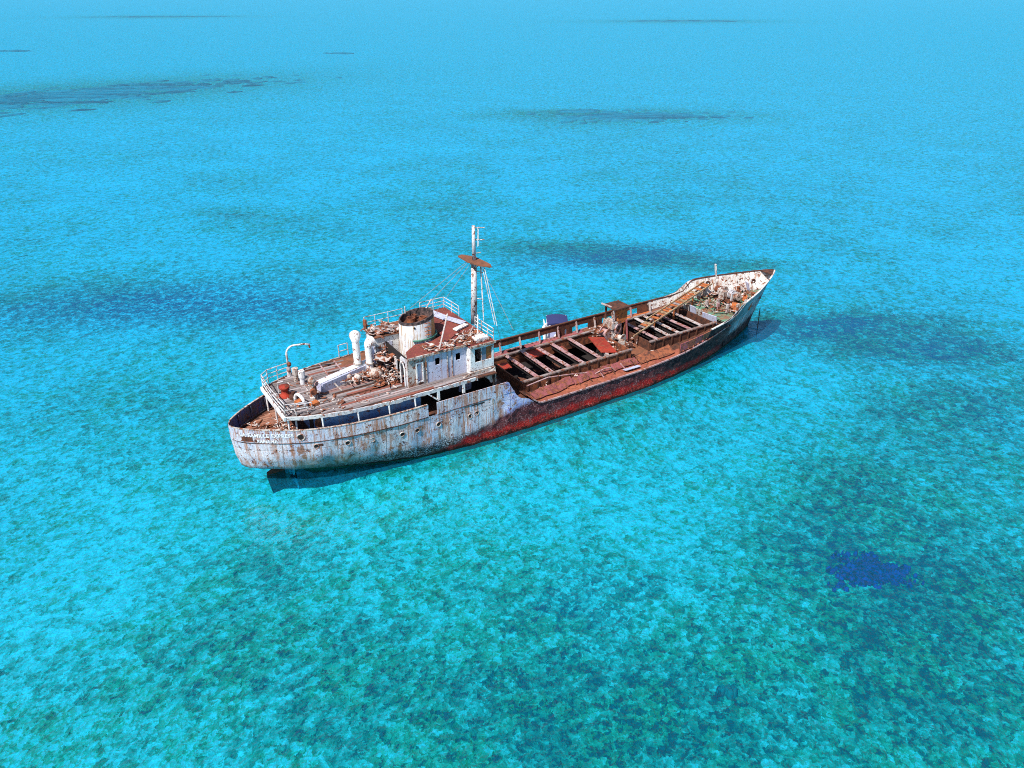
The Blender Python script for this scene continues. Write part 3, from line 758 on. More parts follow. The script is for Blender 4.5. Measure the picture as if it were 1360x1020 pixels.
# ---- aft: quarterdeck with its planks, the deckhouse under the poop
qd = MB()
xs = np.linspace(.15, 18.4, 60)
qd.prism([(float(x), -max(hb(float(x), 3.38) - .06, .02)) for x in xs] + [(float(x), max(hb(float(x), 3.38) - .06, .02)) for x in xs[::-1]], 3.26, 3.30)
qdeck = qd.build('quarterdeck', 'dark_rust', ship)
def planks(parent, mat, x0, x1, halfw, z, w, seglen, miss, skip=None, th=.05, gap=.03, edge=.0):
    cache = {}
    y = -4.3
    while y < 4.3:
        yc = y + w / 2
        xs_ = np.linspace(x0, x1, 120); ok = [x for x in xs_ if halfw(float(x)) > abs(yc) + w * .4]
        if ok:
            a, e = min(ok), max(ok); x = a - random.uniform(0, .3) * 0
            while x < e - .3:
                L = min(seglen * random.uniform(.55, 1.3), e - x)
                xc = x + L / 2
                if random.random() > miss and not (skip and skip(xc, yc, L)):
                    key = (round(L * 2) / 2, random.randrange(3))
                    if key not in cache:
                        mm_ = MB(); mm_.box((0, 0, 0), (1.0, w - gap, th)); cache[key] = mm_.mesh('plank', mat)
                    link('plank', cache[key], parent, pl(xc, yc, z + random.uniform(-.008, .014), random.uniform(-.006, .006), random.uniform(-.004, .004), random.uniform(-.05, .05), (L - .03, 1, 1)))
                x += L
        y += w
planks(qdeck, 'stern_wood', .5, 3.6, lambda x: hb(x, 3.4) - .55, 3.33, .24, 2.2, .10)
aft_h = MB()
xs = np.linspace(4.6, 11.5, 24)
inn = lambda x: max(hb(x, 3.4) - .75, .3)
house = MB()
rows0 = [(float(x), -inn(float(x)), 3.30) for x in xs]; rows1 = [(float(x), -inn(float(x)), 5.02) for x in xs]
house.strip([rows0, rows1])
rows0 = [(float(x), inn(float(x)), 3.30) for x in xs]; rows1 = [(float(x), inn(float(x)), 5.02) for x in xs]
house.strip([rows1, rows0])
b = house.addv([(4.6, -inn(4.6), 3.3), (4.6, inn(4.6), 3.3), (4.6, inn(4.6), 5.02), (4.6, -inn(4.6), 5.02)]); house.face((b, b + 3, b + 2, b + 1))
dh = house.build('deckhouse', 'blue_wall', ship)
MB().bb(4.56, 4.62, -2.45, -1.7, 3.32, 4.9).build('doorway', 'black_interior', dh)
MB().lathe([(.0, 0), (.30, 0), (.34, .03), (.34, .0)], (0, 0, 0), 16, mat=pl(4.9, -inn(4.9) - .03, 4.35, 0, 0, R(90))).build('porthole', 'rust', dh)
# forward half of the deckhouse: dark, gutted
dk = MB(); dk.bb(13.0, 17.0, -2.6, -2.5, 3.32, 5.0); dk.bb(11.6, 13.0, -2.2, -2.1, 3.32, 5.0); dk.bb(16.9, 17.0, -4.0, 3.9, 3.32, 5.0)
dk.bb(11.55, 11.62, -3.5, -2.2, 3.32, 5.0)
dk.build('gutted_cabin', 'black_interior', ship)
MB().bb(14.9, 15.9, -2.62, -2.605, 3.5, 4.9).build('cabin_door', 'lavender_paint', ship)

# ---- poop deck: slab, fascia, planks, pillars
ph = lambda x: min(hb(x, 4.4) - .30, 4.15)
pd = MB()
xs = np.linspace(2.95, 17.1, 50)
pd.prism([(float(x), -ph(float(x))) for x in xs] + [(float(x), ph(float(x))) for x in xs[::-1]], 4.98, 5.06)
poop = pd.build('poop_deck', 'dark_rust', ship)
for s in (-1, 1):
    a, bq = [], []
    m = MB(); r0, r1, r2, r3 = [], [], [], []
    for x in np.linspace(2.93, 15.6, 70):
        x = float(x); y = ph(x) + .02; zl = 4.90 - .05 * max(0, math.sin(x * 5.3) * math.sin(x * 2.1)); zu = 5.13 - .04 * max(0, math.sin(x * 7.9 + 1) * math.sin(x * 3.3))
        r0.append((x, s * y, zl)); r1.append((x, s * y, zu)); r2.append((x, s * (y - .10), zu)); r3.append((x, s * (y - .10), zl))
    rows = [r0, r1, r2, r3, r0]
    m.strip(rows if s < 0 else rows[::-1])
    m.build('fascia', 'white_rusty' if s > 0 else 'white_paint', poop)
MB().bb(2.83, 2.96, -2.42, 2.42, 4.88, 5.14).build('fascia', 'clean_white', poop)
def skip_plank(xc, yc, L):
    if 8.2 < xc < 12.5 and yc > 1.9: return True
    if 5.6 < xc < 11.5 and -1.35 < yc < -0.95: return True          # long gap, black below
    if xc > 10.8 and yc > -2.6: return True
    return False
planks(poop, 'deck_wood', 3.0, 17.0, lambda x: ph(x) - .14, 5.09, .235, 3.4, .07, skip_plank)
MB().bb(8.3, 12.4, 1.95, 3.75, 5.062, 5.10).build('deck_plate', 'brown_plate', poop)
for x in (8.25, 7.2): MB().bar((x, 1.4, 5.13), (x + .1, 3.55, 5.13), .10, .04).build('deck_batten', 'pale_beam', poop)
MB().bb(11.0, 16.9, -2.6, 3.6, 5.062, 5.09).build('deck_plate', 'roof_red', poop)
for x in (4.95, 7.1, 9.1, 10.9):
    y = ph(x) - .02
    MB().tube([(x, -y - .04, 4.3), (x, -y + .02, 4.98)], .055, 8).build('pillar', 'clean_white', poop)
    MB().tube([(x, y + .04, 4.3), (x, y - .02, 4.98)], .055, 8).build('pillar', 'white_paint', poop)
for x, y in ((3.1, 2.35), (3.1, -2.3), (3.6, -2.2), (3.1, .4)):
    MB().tube([(x, y, 3.3), (x, y, 4.98)], .065, 8).build('pillar', 'clean_white', poop)
for x in (12.6, 14.5):
    y = ph(x)
    MB().bb(x - .09, x + .09, -y - .02, -y + .10, 4.22, 4.98).build('pillar', 'clean_white', poop)
MB().bar((11.8, -ph(11.8), 4.95), (12.5, -ph(12.5), 4.3), .05, .09).build('brace', 'clean_white', poop)

# poop handrails (aft end and port quarter)
def handrail(name, pts, hgt, rails, mat, parent, r=.032):
    root = link(name, None, parent, pl(*pts[0]))
    for k in range(len(pts)):
        p = Vector(pts[k]); MB().tube([p, p + Vector((0, 0, hgt))], r * 1.15, 6).build('post', mat, root)
    for q in rails:
        MB().tube([Vector(p) + Vector((0, 0, hgt * q)) for p in pts], r, 6).build('rail', mat, root)
    return root
handrail('aft_handrail', [(3.0, -2.3, 5.1), (2.95, -1.2, 5.1), (2.92, 0, 5.1), (2.95, 1.2, 5.1), (3.0, 2.35, 5.1), (3.5, 2.85, 5.1), (4.2, 3.02, 5.1), (5.0, 3.15, 5.1)], .92, (1, .66, .33), 'white_paint', ship)
handrail('quarter_handrail', [(3.0, -2.3, 5.1), (3.6, -2.5, 5.1), (4.3, -2.65, 5.1)], .85, (1, .55), 'white_paint', ship)
handrail('port_handrail', [(8.9, 3.9, 5.1), (9.6, 3.95, 5.1)], .95, (1, .5), 'white_paint', ship)

# ---- poop fittings
dv = MB(); dv.tube([(5.0, 3.0, 5.1), (5.0, 3.0, 5.75)], [.17, .14], 10)
dav = dv.build('davit', 'white_paint', ship)
pts = [(5.0, 3.0, 5.7), (5.0, 3.0, 6.75)] + [(5.0 + .55 * (1 - math.cos(a)), 3.0 - .12 * (1 - math.cos(a)), 6.75 + .55 * math.sin(a)) for a in np.linspace(.2, 1.57, 7)] + [(6.2, 2.75, 7.28), (6.55, 2.68, 7.18)]
MB().tube(pts, [.07] * 2 + [.06] * (len(pts) - 2), 8).build('arm', 'clean_white', dav, True)
MB().tube([(6.5, 2.69, 7.24), (6.52, 2.69, 6.95)], .06, 6).build('hook', 'rust', dav)
MB().lathe([(0, -.16), (.11, -.13), (.16, 0), (.11, .13), (0, .16)], (5.06, 2.95, 6.0), 10).build('swivel', 'rust', dav)

cp = MB(); cp.lathe([(.42, 0), (.42, .10), (.24, .18), (.20, .5), (.34, .62), (.34, .74), (0, .78)], (3.85, .35, 5.1), 16)
cap = cp.build('capstan', 'red_plate', ship, True)
MB().tube([(3.6, .9, 5.1), (3.6, .9, 5.9), (3.9, .6, 6.05)], .04, 6).build('brake_lever', 'white_paint', cap)
MB().lathe([(.30, 0), (.30, .22), (.12, .30), (.12, .5), (0, .52)], (4.2, -.25, 5.1), 12).build('base', 'dark_rust', cap)

sw = link('skylight_hoop', None, ship, pl(4.3, -1.2, 5.1))
MB().tube([(4.15, -.75, 5.1)] + [(4.15 + .28 * k / 8, -1.25 + .5 * math.cos(math.pi * k / 8), 5.42 + .36 * math.sin(math.pi * k / 8)) for k in range(9)] + [(4.45, -1.75, 5.1)], .11, 8).build('hoop', 'clean_white', sw, True)
MB().tube([(3.7, -1.9, 5.1), (3.7, -1.9, 5.52), (4.75, -2.1, 5.52), (4.75, -2.1, 5.1)], .05, 6).build('guard_rail', 'white_paint', sw)
MB().box((4.2, -1.3, 5.28), (.4, .4, .34), rz=.4).build('plinth', 'orange_rust', sw)

pp = MB(); pp.lathe([(.26, 0), (.26, .2), (.17, .26), (.17, 1.1), (.24, 1.16), (.24, 1.35), (.12, 1.55), (0, 1.58)], (5.25, -1.0, 5.1), 12)
pst = pp.build('winch_pillar', 'white_rusty', ship)
MB().lathe([(.0, -.12), (.2, -.12), (.2, .12), (0, .12)], (0, 0, 0), 12, mat=pl(5.2, -1.25, 5.75, 0, 0, R(90))).build('drum', 'rust', pst)
MB().box((5.4, -.75, 5.9), (.3, .3, .8)).build('gearbox', 'rust', pst)
MB().box((5.0, -1.75, 5.2), (.55, .4, .2), rz=.2).build('base_block', 'orange_rust', pst)
MB().lathe([(.0, -.1), (.16, -.1), (.16, .1), (0, .1)], (0, 0, 0), 12, mat=pl(5.45, -1.1, 6.2, .5, 0, R(90))).build('drum', 'pale_beam', pst)

for x, y, hh in ((5.15, 2.05, .95), (5.35, 1.35, 1.0)):
    m = MB(); m.lathe([(.17, 0), (.17, hh * .5), (.22, hh * .52), (.22, hh), (0, hh + .03)], (x, y, 5.1), 10); m.build('vent_stub', 'white_rusty' if y > 1.5 else 'clean_white', ship)

tk = MB(); tk.boxm(pl(8.0, .42, 5.42, math.atan2(1.25, 4.0)), (4.3, .75, .62)); trunk = tk.build('skylight_trunk', 'lavender_paint', ship)
MB().boxm(pl(8.0, .42, 5.76, math.atan2(1.25, 4.0)), (4.4, .50, .06)).build('trunk_lid', 'clean_white', trunk)
for k, q in enumerate((-1.4, -.2, 1.0)):
    MB().bar((8 + q * .95 + .2, .42 + q * .3 - .45, 5.55), (8 + q * .95 + .5, .42 + q * .3 - .95, 5.12), .06, .06).build('trunk_strut', 'white_rusty', trunk)

# cowl ventilators
def cowl(x, y, top, rz):
    m = MB()
    m.lathe([(.29, 5.1), (.27, 5.25), (.24, 5.3), (.24, top - .62)], (x, y, 0), 16)
    pts_, rs_ = [], []
    for k in range(8):
        a = k / 7 * R(95)
        pts_.append((x + math.cos(rz) * \
            .32 * (1 - math.cos(a)), y + math.sin(rz) * .32 * (1 - math.cos(a)), top - .66 + .32 * math.sin(a)))
        rs_.append(.24 + .15 * (k / 7) ** .8)
    m.tube(pts_, rs_, 16, cap=False)
    o = m.build('cowl_ventilator', 'clean_white', ship, True)
    MB().lathe([(.24, 0), (.30, 0), (.30, .08), (.24, .08)], (x, y, 5.9), 16).build('collar', 'white_rusty', o)
    d = Vector((math.cos(rz), math.sin(rz), -.06)); e = Vector(pts_[-1])
    m2 = MB(); m2.lathe([(0, 0), (.365, 0)], (0, 0, 0), 16, mat=Matrix.Translation(e - d * .12) @ d.to_track_quat('Z', 'Y').to_matrix().to_4x4()); m2.build('throat', 'black_interior', o)
cowl(9.05, .75, 8.15, R(70)); cowl(9.75, .35, 7.75, R(20))
# mushroom vents and tanks amid the wreckage aft of the bridge
for x, y, r_, hh in ((9.75, -.6, .48, .75), (8.6, -.2, .25, .5), (8.1, .15, .22, .55)):
    m = MB(); m.lathe([(r_ * .7, 0), (r_ * .7, hh * .3), (r_, hh * .4), (r_, hh * .8), (r_ * .6, hh), (0, hh * 1.04)], (x, y, 5.1), 14); m.build('mushroom_vent', 'white_rusty', ship, True)

# ---- engine casing and funnel
cs = MB(); cs.bb(10.5, 14.9, .85, 2.5, 5.1, 7.36); cas = cs.build('engine_casing', 'clean_white', ship)
MB().bb(10.38, 14.95, .74, 2.62, 7.363, 7.44).build('casing_roof', 'brown_plate', cas)
MB().bb(10.47, 10.497, 1.1, 1.9, 5.3, 7.0).build('door', 'lavender_paint', cas)
MB().bb(11.1, 11.7, .82, .847, 6.2, 6.9).build('shutter', 'lavender_paint', cas)
for k in range(6):
    MB().bar((10.4 + .25 * k, 2.5 - .1 * k, 7.48 + .05 * (k % 3)), (11.6 + .32 * k, .85 + .12 * k, 7.52 + .06 * (k % 2)), .14, .05).build('roof_board', 'deck_wood', cas)
handrail('casing_handrail', [(10.5, 2.6, 7.44), (11.3, 2.6, 7.44), (12.3, 2.6, 7.44), (13.4, 2.6, 7.44)], .85, (1, .5), 'white_paint', ship, .025)
MB().box((10.45, 2.35, 7.8), (.12, .25, .8), rz=.4).build('casing_stub', 'rust', cas)

FX, FY = 13.35, .25
fu = MB(); n = 40; rings = []
prof = [(1.24, 5.1), (1.43, 6.2), (1.40, 7.4), (1.36, 8.5)]
def fring(r, z, slope, ax=1.06):
    return [(FX + r * ax * math.cos(k * 2 * math.pi / n), FY + r * .92 * math.sin(k * 2 * math.pi / n), z + slope * math.cos(k * 2 * math.pi / n)) for k in range(n)] 
def loop_strip(m, r1, r2, mi=0):
    a = m.addv(r1); b_ = m.addv(r2)
    for k in range(len(r1)): k2 = (k + 1) % len(r1); m.face((a + k, a + k2, b_ + k2, b_ + k), mi)
rr = [fring(1.24, 5.1, 0), fring(1.22, 6.4, 0), fring(1.19, 7.7, .06), fring(1.16, 8.42, .16)]
for a, b_ in zip(rr[:-1], rr[1:]): loop_strip(fu, a, b_)
t = NT('funnel_paint')
P = t.xyz(); n2 = t.noise(2.2, 6, .7); n3 = t.noise(9, 5, .7); st = t.noise(1, 5, .65, vec=t.vmul(t.co(), (5, 5, .5)))
c = t.mix(t.step(n2, .4, .65), (.80, .80, .80), (.66, .66, .70))
sd = t.add(P[0], t.mul(t.sub(n2, .5), 1.0))
c = t.mix(t.mul(t.step(st, .50, .62), .8), c, (.44, .24, .08))
c = t.mix(t.step(sd, 13.85, 14.1), c, t.mix(n3, (.40, .15, .03), (.50, .30, .14)))
c = t.mix(t.step(t.add(t.mul(n2, .6), t.mul(n3, .4)), .58, .62), c, (.36, .16, .05))
M['funnel_paint'] = t.principled(c, .6, 0, t.bump(n3, .5, .02))
fun = fu.build('funnel', 'funnel_paint', ship, True)
rm = MB()
loop_strip(rm, fring(1.17, 8.39, .16), fring(1.15, 8.62, .21)); loop_strip(rm, fring(1.15, 8.62, .21), fring(1.06, 8.62, .21)); loop_strip(rm, fring(1.06, 8.62, .21), fring(1.02, 7.8, .1))
rm.build('funnel_top', 'soot', fun, True)
m = MB(); q = m.addv(fring(1.04, 8.1, .10)); m.face([q + k for k in range(n)]); m.build('uptake_cover', 'dark_rust', fun)
for dx, dy, r_ in ((-.3, .2, .3), (.45, -.1, .24), (.1, .55, .18)):
    MB().lathe([(r_, 0), (r_, .45), (r_ * .8, .45), (r_ * .8, 0)], (FX + dx, FY + dy, 8.0), 12).build('exhaust_pipe', 'rust', fun)
for k in range(7):
    a = R(-62); y = FY - 1.42 * .9 * math.cos(R(28)); x = FX + .25 
    MB().bar((x - .2, FY - 1.15, 6.7 + .28 * k), (x + .22, FY - 1.15, 6.7 + .28 * k), .05, .035).build('rung', 'orange_rust', fun)
MB().lathe([(0, 0), (.07, 0), (.07, .03)], (0, 0, 0), 10, mat=pl(FX - .62, FY - .96, 8.15, R(-34), 0, R(90))).build('vent_hole', 'black_interior', fun)
m = MB()
for k in range(26, 40):
    p, q = fring(1.30, 7.24, 0)[k], fring(1.30, 7.24, 0)[(k + 1) % 40]; m.bar(p, q, .10, .08)
m.build('base_strip', 'green_strip', fun)
MB().tube([(14.3, .6, 8.8), (14.9, .9, 9.25)], .05, 6).build('pipe_stub', 'white_paint', fun)
MB().tube([(12.9, 1.0, 8.6), (12.9, 1.0, 9.1)], .04, 6).build('pipe_stub', 'white_paint', fun)

# ---- bridge
br = link('bridge_house', None, ship, pl(14, 0, 5.1))
def wall_with_holes(name, x0, x1, y, z0, z1, holes, mat, parent, th=.06):
    """wall in the xz plane at y (outer face to starboard), rectangular holes cut right through"""
    xs_ = sorted({x0, x1, *[h_[0] for h_ in holes], *[h_[1] for h_ in holes]}); zs_ = sorted({z0, z1, *[h_[2] for h_ in holes], *[h_[3] for h_ in holes]})
    m = MB()
    for i in range(len(xs_) - 1):
        for j in range(len(zs_) - 1):
            cx_, cz_ = (xs_[i] + xs_[i + 1]) / 2, (zs_[j] + zs_[j + 1]) / 2
            if any(h_[0] < cx_ < h_[1] and h_[2] < cz_ < h_[3] for h_ in holes): continue
            m.bb(xs_[i], xs_[i + 1], y, y + th, zs_[j], zs_[j + 1])
    return m.build(name, mat, parent)
sw1 = wall_with_holes('side_wall', 12.35, 15.35, -3.0, 5.1, 7.12, [(13.0, 13.35, 6.25, 6.75), (14.55, 14.9, 6.2, 6.7)], 'lavender_paint', br)
wall_with_holes('side_wall', 11.0, 12.3, -2.96, 5.1, 7.05, [(11.65, 12.05, 5.35, 6.7)], 'white_rusty', br)
MB().bb(11.62, 12.08, -3.02, -2.965, 5.32, 5.40).build('door_sill', 'clean_white', br)
m = MB(); m.bb(11.58, 11.66, -3.03, -2.96, 5.3, 6.78); m.bb(12.04, 12.12, -3.03, -2.96, 5.3, 6.78); m.bb(11.661, 12.039, -3.03, -2.96, 6.70, 6.78); m.build('door_frame', 'clean_white', br)
MB().bb(11.66, 12.04, -2.89, -2.86, 5.35, 6.7).build('door', 'lavender_paint', br)
for x in (12.33, 13.9, 14.25): MB().bb(x - .03, x + .03, -3.05, -3.002, 5.1, 7.1).build('batten', 'white_rusty', br)
# projecting corner with the big window, plated down to the bulwark
wing = wall_with_holes('bridge_wing', 15.4, 17.2, -3.55, 5.35, 7.12, [(15.72, 17.06, 5.95, 6.92)], 'clean_white', br)
wall_with_holes('bridge_wing', 15.4, 17.2, 3.49, 5.1, 7.12, [(15.72, 17.06, 5.95, 6.92)], 'clean_white', br)
MB().bb(16.22, 16.27, -3.52, -3.48, 5.95, 6.92).build('mullion', 'white_paint', wing)
MB().bb(16.27, 16.62, -3.505, -3.495, 5.95, 6.92).build('pane', 'window_glass', wing)
MB().bb(16.64, 17.06, -3.45, -3.43, 5.95, 6.92).build('shutter', 'orange_rust', wing)
MB().bb(15.36, 15.40, -3.52, -2.96, 5.1, 7.12).build('wing_return', 'clean_white', br)
m = MB()   # swept bracket below the window, down to the plating at the front
prof = [(14.6, 5.10), (15.4, 5.36), (17.2, 5.36), (17.2, 4.28), (16.75, 4.28), (16.55, 4.62), (16.2, 4.88), (15.6, 5.0), (14.6, 5.06)]
a = m.addv([(x, -3.62 - (.28 if z < 4.7 else .1), z) for x, z in prof]); b_ = m.addv([(x, -3.52 - (.28 if z < 4.7 else .1), z) for x, z in prof]); nn = len(prof)
m.face([a + k for k in range(nn)][::-1]); m.face([b_ + k for k in range(nn)])
for k in range(nn): k2 = (k + 1) % nn; m.face((a + k, a + k2, b_ + k2, b_ + k))
m.build('side_bracket', 'white_rusty', br)
m = MB()
for y0, y1 in ((-3.45, -2.6), (-2.5, -1.6), (-1.5, 1.5), (1.6, 2.5), (2.6, 3.45)): m.bb(17.14, 17.2, y0, y1, 6.0, 6.05)
m.bb(17.14, 17.2, -3.48, 3.48, 5.1, 6.0); m.bb(17.14, 17.2, -3.48, 3.48, 6.9, 7.12)
for y in (-3.4, -2.2, -1.1, 0, 1.1, 2.2, 3.4): m.bb(17.14, 17.2, y - .06, y + .06, 6.0, 6.9)
m.build('front_wall', 'clean_white', br)
MB().bb(17.1, 17.16, -3.9, 3.9, 3.3, 5.08).build('front_wall', 'white_rusty', br)
MB().bb(11.6, 15.35, 3.3, 3.36, 5.1, 7.12).build('side_wall', 'clean_white', br)
# aft end, torn open
m = MB(); m.bb(11.0, 11.06, -2.9, -2.62, 5.1, 7.1); m.bb(11.0, 11.06, -2.0, -1.85, 5.1, 6.9); m.bb(11.0, 11.06, -2.62, -2.0, 6.75, 7.05); m.bb(11.0, 11.06, -1.3, -.9, 5.1, 6.4); m.build('aft_wall', 'white_paint', br)
m = MB(); m.tube([(10.93, -2.62, 5.12), (10.93, -2.62, 6.4), (10.93, -2.5, 6.68), (10.93, -2.31, 6.76), (10.93, -2.12, 6.68), (10.93, -2.0, 6.4), (10.93, -2.0, 5.12)], .05, 6); m.build('door_frame', 'clean_white', br)
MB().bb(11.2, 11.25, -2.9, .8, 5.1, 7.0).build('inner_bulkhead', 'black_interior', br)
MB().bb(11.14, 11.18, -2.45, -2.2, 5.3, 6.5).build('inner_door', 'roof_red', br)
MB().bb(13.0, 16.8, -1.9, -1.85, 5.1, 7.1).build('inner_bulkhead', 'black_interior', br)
# roof
rf = MB(); rf.prism([(11.0, -3.05), (15.3, -3.1), (15.3, -3.65), (17.32, -3.65), (17.32, 3.65), (14.6, 3.5), (14.75, 1.7), (14.75, -.8), (13.6, -1.35), (12.4, -1.25), (11.4, -2.0)], 7.125, 7.22)
roof = rf.build('bridge_roof', 'roof_red', br)
m = MB(); m.bar((11.0, -3.07, 7.18), (15.3, -3.12, 7.18), .10, .16); m.bar((15.3, -3.66, 7.18), (17.3, -3.66, 7.18), .08, .16); m.build('eaves', 'white_rusty', br)
handrail('roof_handrail', [(15.2, 3.45, 7.22), (16.3, 3.5, 7.22), (17.2, 3.5, 7.22), (17.25, 2.4, 7.22), (17.25, 1.3, 7.22)], .85, (1, .66, .33), 'white_paint', ship, .028)
handrail('roof_front_handrail', [(17.25, -1.0, 7.22), (17.25, -1.9, 7.22), (17.25, -2.7, 7.22), (17.25, -3.45, 7.22)], .85, (1, .66, .33), 'white_paint', ship, .028)

# ---- mast
mm_ = MB(); mm_.tube([(17.75, 0, 7.1), (17.8, 0, 9.5), (17.86, 0, 11.75)], [.25, .22, .20], 12); mast = mm_.build('mast', 'white_paint', ship, True)
MB().tube([(17.86, 0, 11.75), (17.88, 0, 14.2)], [.14, .11], 10).build('topmast', 'white_paint', mast, True)
MB().prism([(17.35, 1.35), (17.75, 1.5), (18.3, .6), (18.35, -1.4), (18.15, -1.85), (17.6, -1.2), (17.3, 0)], 11.72, 11.80).build('crosstree', 'brown_plate', mast)
m = MB()
for y in (.9, -.9): m.bar((17.82, 0, 11.2), (17.82, y, 11.72), .06, .08)
m.bar((17.5, 1.3, 11.67), (18.15, -1.6, 11.67), .06, .08); m.build('crosstree_bracket', 'white_rusty', mast)
m = MB(); m.tube([(18.35, -.35, 7.3), (18.2, -.35, 11.7)], .03, 5); m.tube([(18.5, -.05, 7.3), (18.3, -.05, 11.7)], .03, 5)
lad = m.build('ladder', 'clean_white', mast)
m = MB()
for k in range(15): m.tube([(18.37 - .01 * k, -.35, 7.5 + .28 * k), (18.5 - .013 * k, -.05, 7.5 + .28 * k)], .02, 5)
m.build('rungs', 'white_rusty', lad)
for z, y in ((11.0, -.7), (9.0, -.6), (10.2, .5), (8.3, .6)): MB().tube([(17.85, 0, z), (18.2, y, z + .02)], .035, 6).build('bracket_arm', 'white_rusty', mast)
for z, e in ((14.05, 1.0), (13.2, .9), (12.25, .35)): MB().tube([(17.88, 0, z), (18.25 + .2 * e, -.55 * e, z + .06)], .03, 6).build('lamp_arm', 'white_rusty', mast)
MB().tube([(18.15, -.2, 12.8), (18.15, -.2, 14.15)], .02, 5).build('topmast_ladder', 'clean_white', mast)
MB().tube([(18.0, -.32, 12.8), (18.0, -.32, 14.15)], .02, 5).build('topmast_ladder', 'clean_white', mast)
for p, q in (((17.8, .5, 11.7), (13.3, 1.0, 8.9)), ((17.6, .2, 11.7), (14.6, .8, 9.0)), ((17.6, 0, 11.6), (15.3, 1.9, 7.3)), ((18.0, -.6, 11.7), (19.2, -2.9, 7.3)), ((18.1, -.8, 11.7), (22.0, 2.6, 2.0))):
    MB().tube([p, q], .014, 4).build('stay_wire', 'steel_wire', mast)
for x, y in ((17.9, -1.3), (17.9, -1.0)): MB().tube([(x, y, 11.7), (x + .6, y - .6, 7.4)], .03, 5).build('shroud', 'clean_white', mast)

# ---- winch house between the holds
wh = link('winch_house', None, ship, pl(31.5, .7, 1.9))
def post(x, y, z0, z1, w, mat, name='post'): return MB().bb(x - w / 2, x + w / 2, y - w / 2, y + w / 2, z0, z1).build(name, mat, wh)
MB().bb(31.65, 32.6, .35, 1.2, 3.7, 5.05).build('housing', 'orange_rust', wh)
MB().bb(31.05, 32.7, .1, 1.7, 5.053, 5.14).build('roof_plate', 'dark_rust', wh)
MB().bar((30.7, 1.5, 5.35), (31.5, .5, 5.0), .25, .05).build('bent_flap', 'white_beam', wh)
for x, y in ((31.2, 1.45), (31.2, .45), (31.75, .5), (32.5, .45), (32.5, 1.4)): post(x, y, 1.92, 5.05, .13, random.choice(['rust', 'pale_beam', 'dark_rust', 'white_beam']))
MB().bar((31.2, 1.4, 2.2), (31.75, .5, 4.6), .08, .08).build('brace', 'pale_beam', wh)
MB().bb(31.0, 31.6, .3, 1.5, 3.3, 3.9).build('cabinet', 'white_rusty', wh)
def drum(x, y, z, r_, L, rz, mat):
    mt = pl(x, y, z, rz, 0, R(90))
    o = MB().lathe([(0, -L / 2), (r_, -L / 2), (r_, -L / 2 + .06), (r_ * .6, -L / 2 + .06), (r_ * .6, L / 2 - .06), (r_, L / 2 - .06), (r_, L / 2), (0, L / 2)], (0, 0, 0), 16, mat=mt).build('drum', mat, wh)
drum(30.9, .9, 2.85, .55, .7, .2, 'pale_beam'); drum(31.6, .0, 2.6, .42, .8, .2, 'white_rusty'); drum(31.3, -.75, 2.4, .32, .5, -.5, 'white_rusty'); drum(31.0, 1.9, 2.5, .4, .6, .1, 'rust')
MB().lathe([(.30, -.06), (.48, -.06), (.48, .06), (.30, .06), (.30, -.06)], (0, 0, 0), 18, mat=pl(31.7, .35, 3.25, .3, 0, R(90))).build('gear_wheel', 'pale_beam', wh)
MB().bb(30.95, 32.3, -1.1, 1.9, 1.925, 2.2).build('bedplate', 'dark_rust', wh)
for y in (-1.3, -.7, -.1): MB().box((31.1, y - .3, 2.02), (.3, .34, .2)).build('foot_block', 'white_beam', wh)
MB().tube([(32.5, .3, 3.9), (32.6, .1, 2.0)], .09, 8).build('pipe', 'pink_plate', wh)
MB().tube([(32.2, .7, 3.7), (32.2, .7, 2.0)], .14, 8).build('pipe', 'white_rusty', wh)

# ---- fallen derrick boom used as a gangway along the fore hatch
gw = link('gangway', None, ship, pl(38, 1, 3.3))
A, B_ = Vector((32.0, -.75, 2.95)), Vector((44.0, 2.35, 4.15)); d = (B_ - A); sd_ = Vector((-d.y, d.x, 0)).normalized()
MB().bar(A - sd_ * .42 + Vector((0, 0, .08)), B_ - sd_ * .42 + Vector((0, 0, .08)), .10, .12).build('side_beam', 'yellow_wood', gw)
MB().bar(A + d * .25 + sd_ * .42 + Vector((0, 0, .08)), B_ + sd_ * .42 + Vector((0, 0, .08)), .10, .12).build('side_beam', 'yellow_wood', gw)
MB().bar(A + d * .1 + sd_ * .05 - Vector((0, 0, .05)), B_ + sd_ * .05 - Vector((0, 0, .05)), .12, .10).build('middle_beam', 'dark_rust', gw)
k = 0.12
while k < .98:
    p = A + d * k
    if random.random() > .2: MB().bar(p - sd_ * .40 + Vector((0, 0, .0)), p + sd_ * .40 + Vector((0, 0, .0)), random.uniform(.22, .40), .05).build('plank', random.choice(['orange_rust', 'orange_rust', 'yellow_wood', 'deck_wood']), gw)
    k += .033
for k in (.3, .55, .8):
    p = A + d * k; MB().bar(p - Vector((0, 0, .1)), Vector((p.x, p.y, 1.7 if k < .7 else 2.3)), .10, .10).build('support_leg', 'orange_rust', gw)

# ---- forecastle
fd = MB(); xs = np.concatenate([np.linspace(41.3, 47.5, 30), np.linspace(47.7, 49.25, 10)])
fdk = lambda x: zd(x) - .02
top = [(float(x), -max(hb(float(x), zd(float(x))) - .06, .01), fdk(float(x))) for x in xs]; bt = [(float(x), max(hb(float(x), zd(float(x))) - .06, .01), fdk(float(x))) for x in xs]
fd.strip([top, bt][::-1])
fd.strip([[(p[0], p[1], p[2] - .1) for p in top], [(p[0], p[1], p[2] - .1) for p in bt]])
fcd = fd.build('forecastle_deck', 'green_deck', ship)
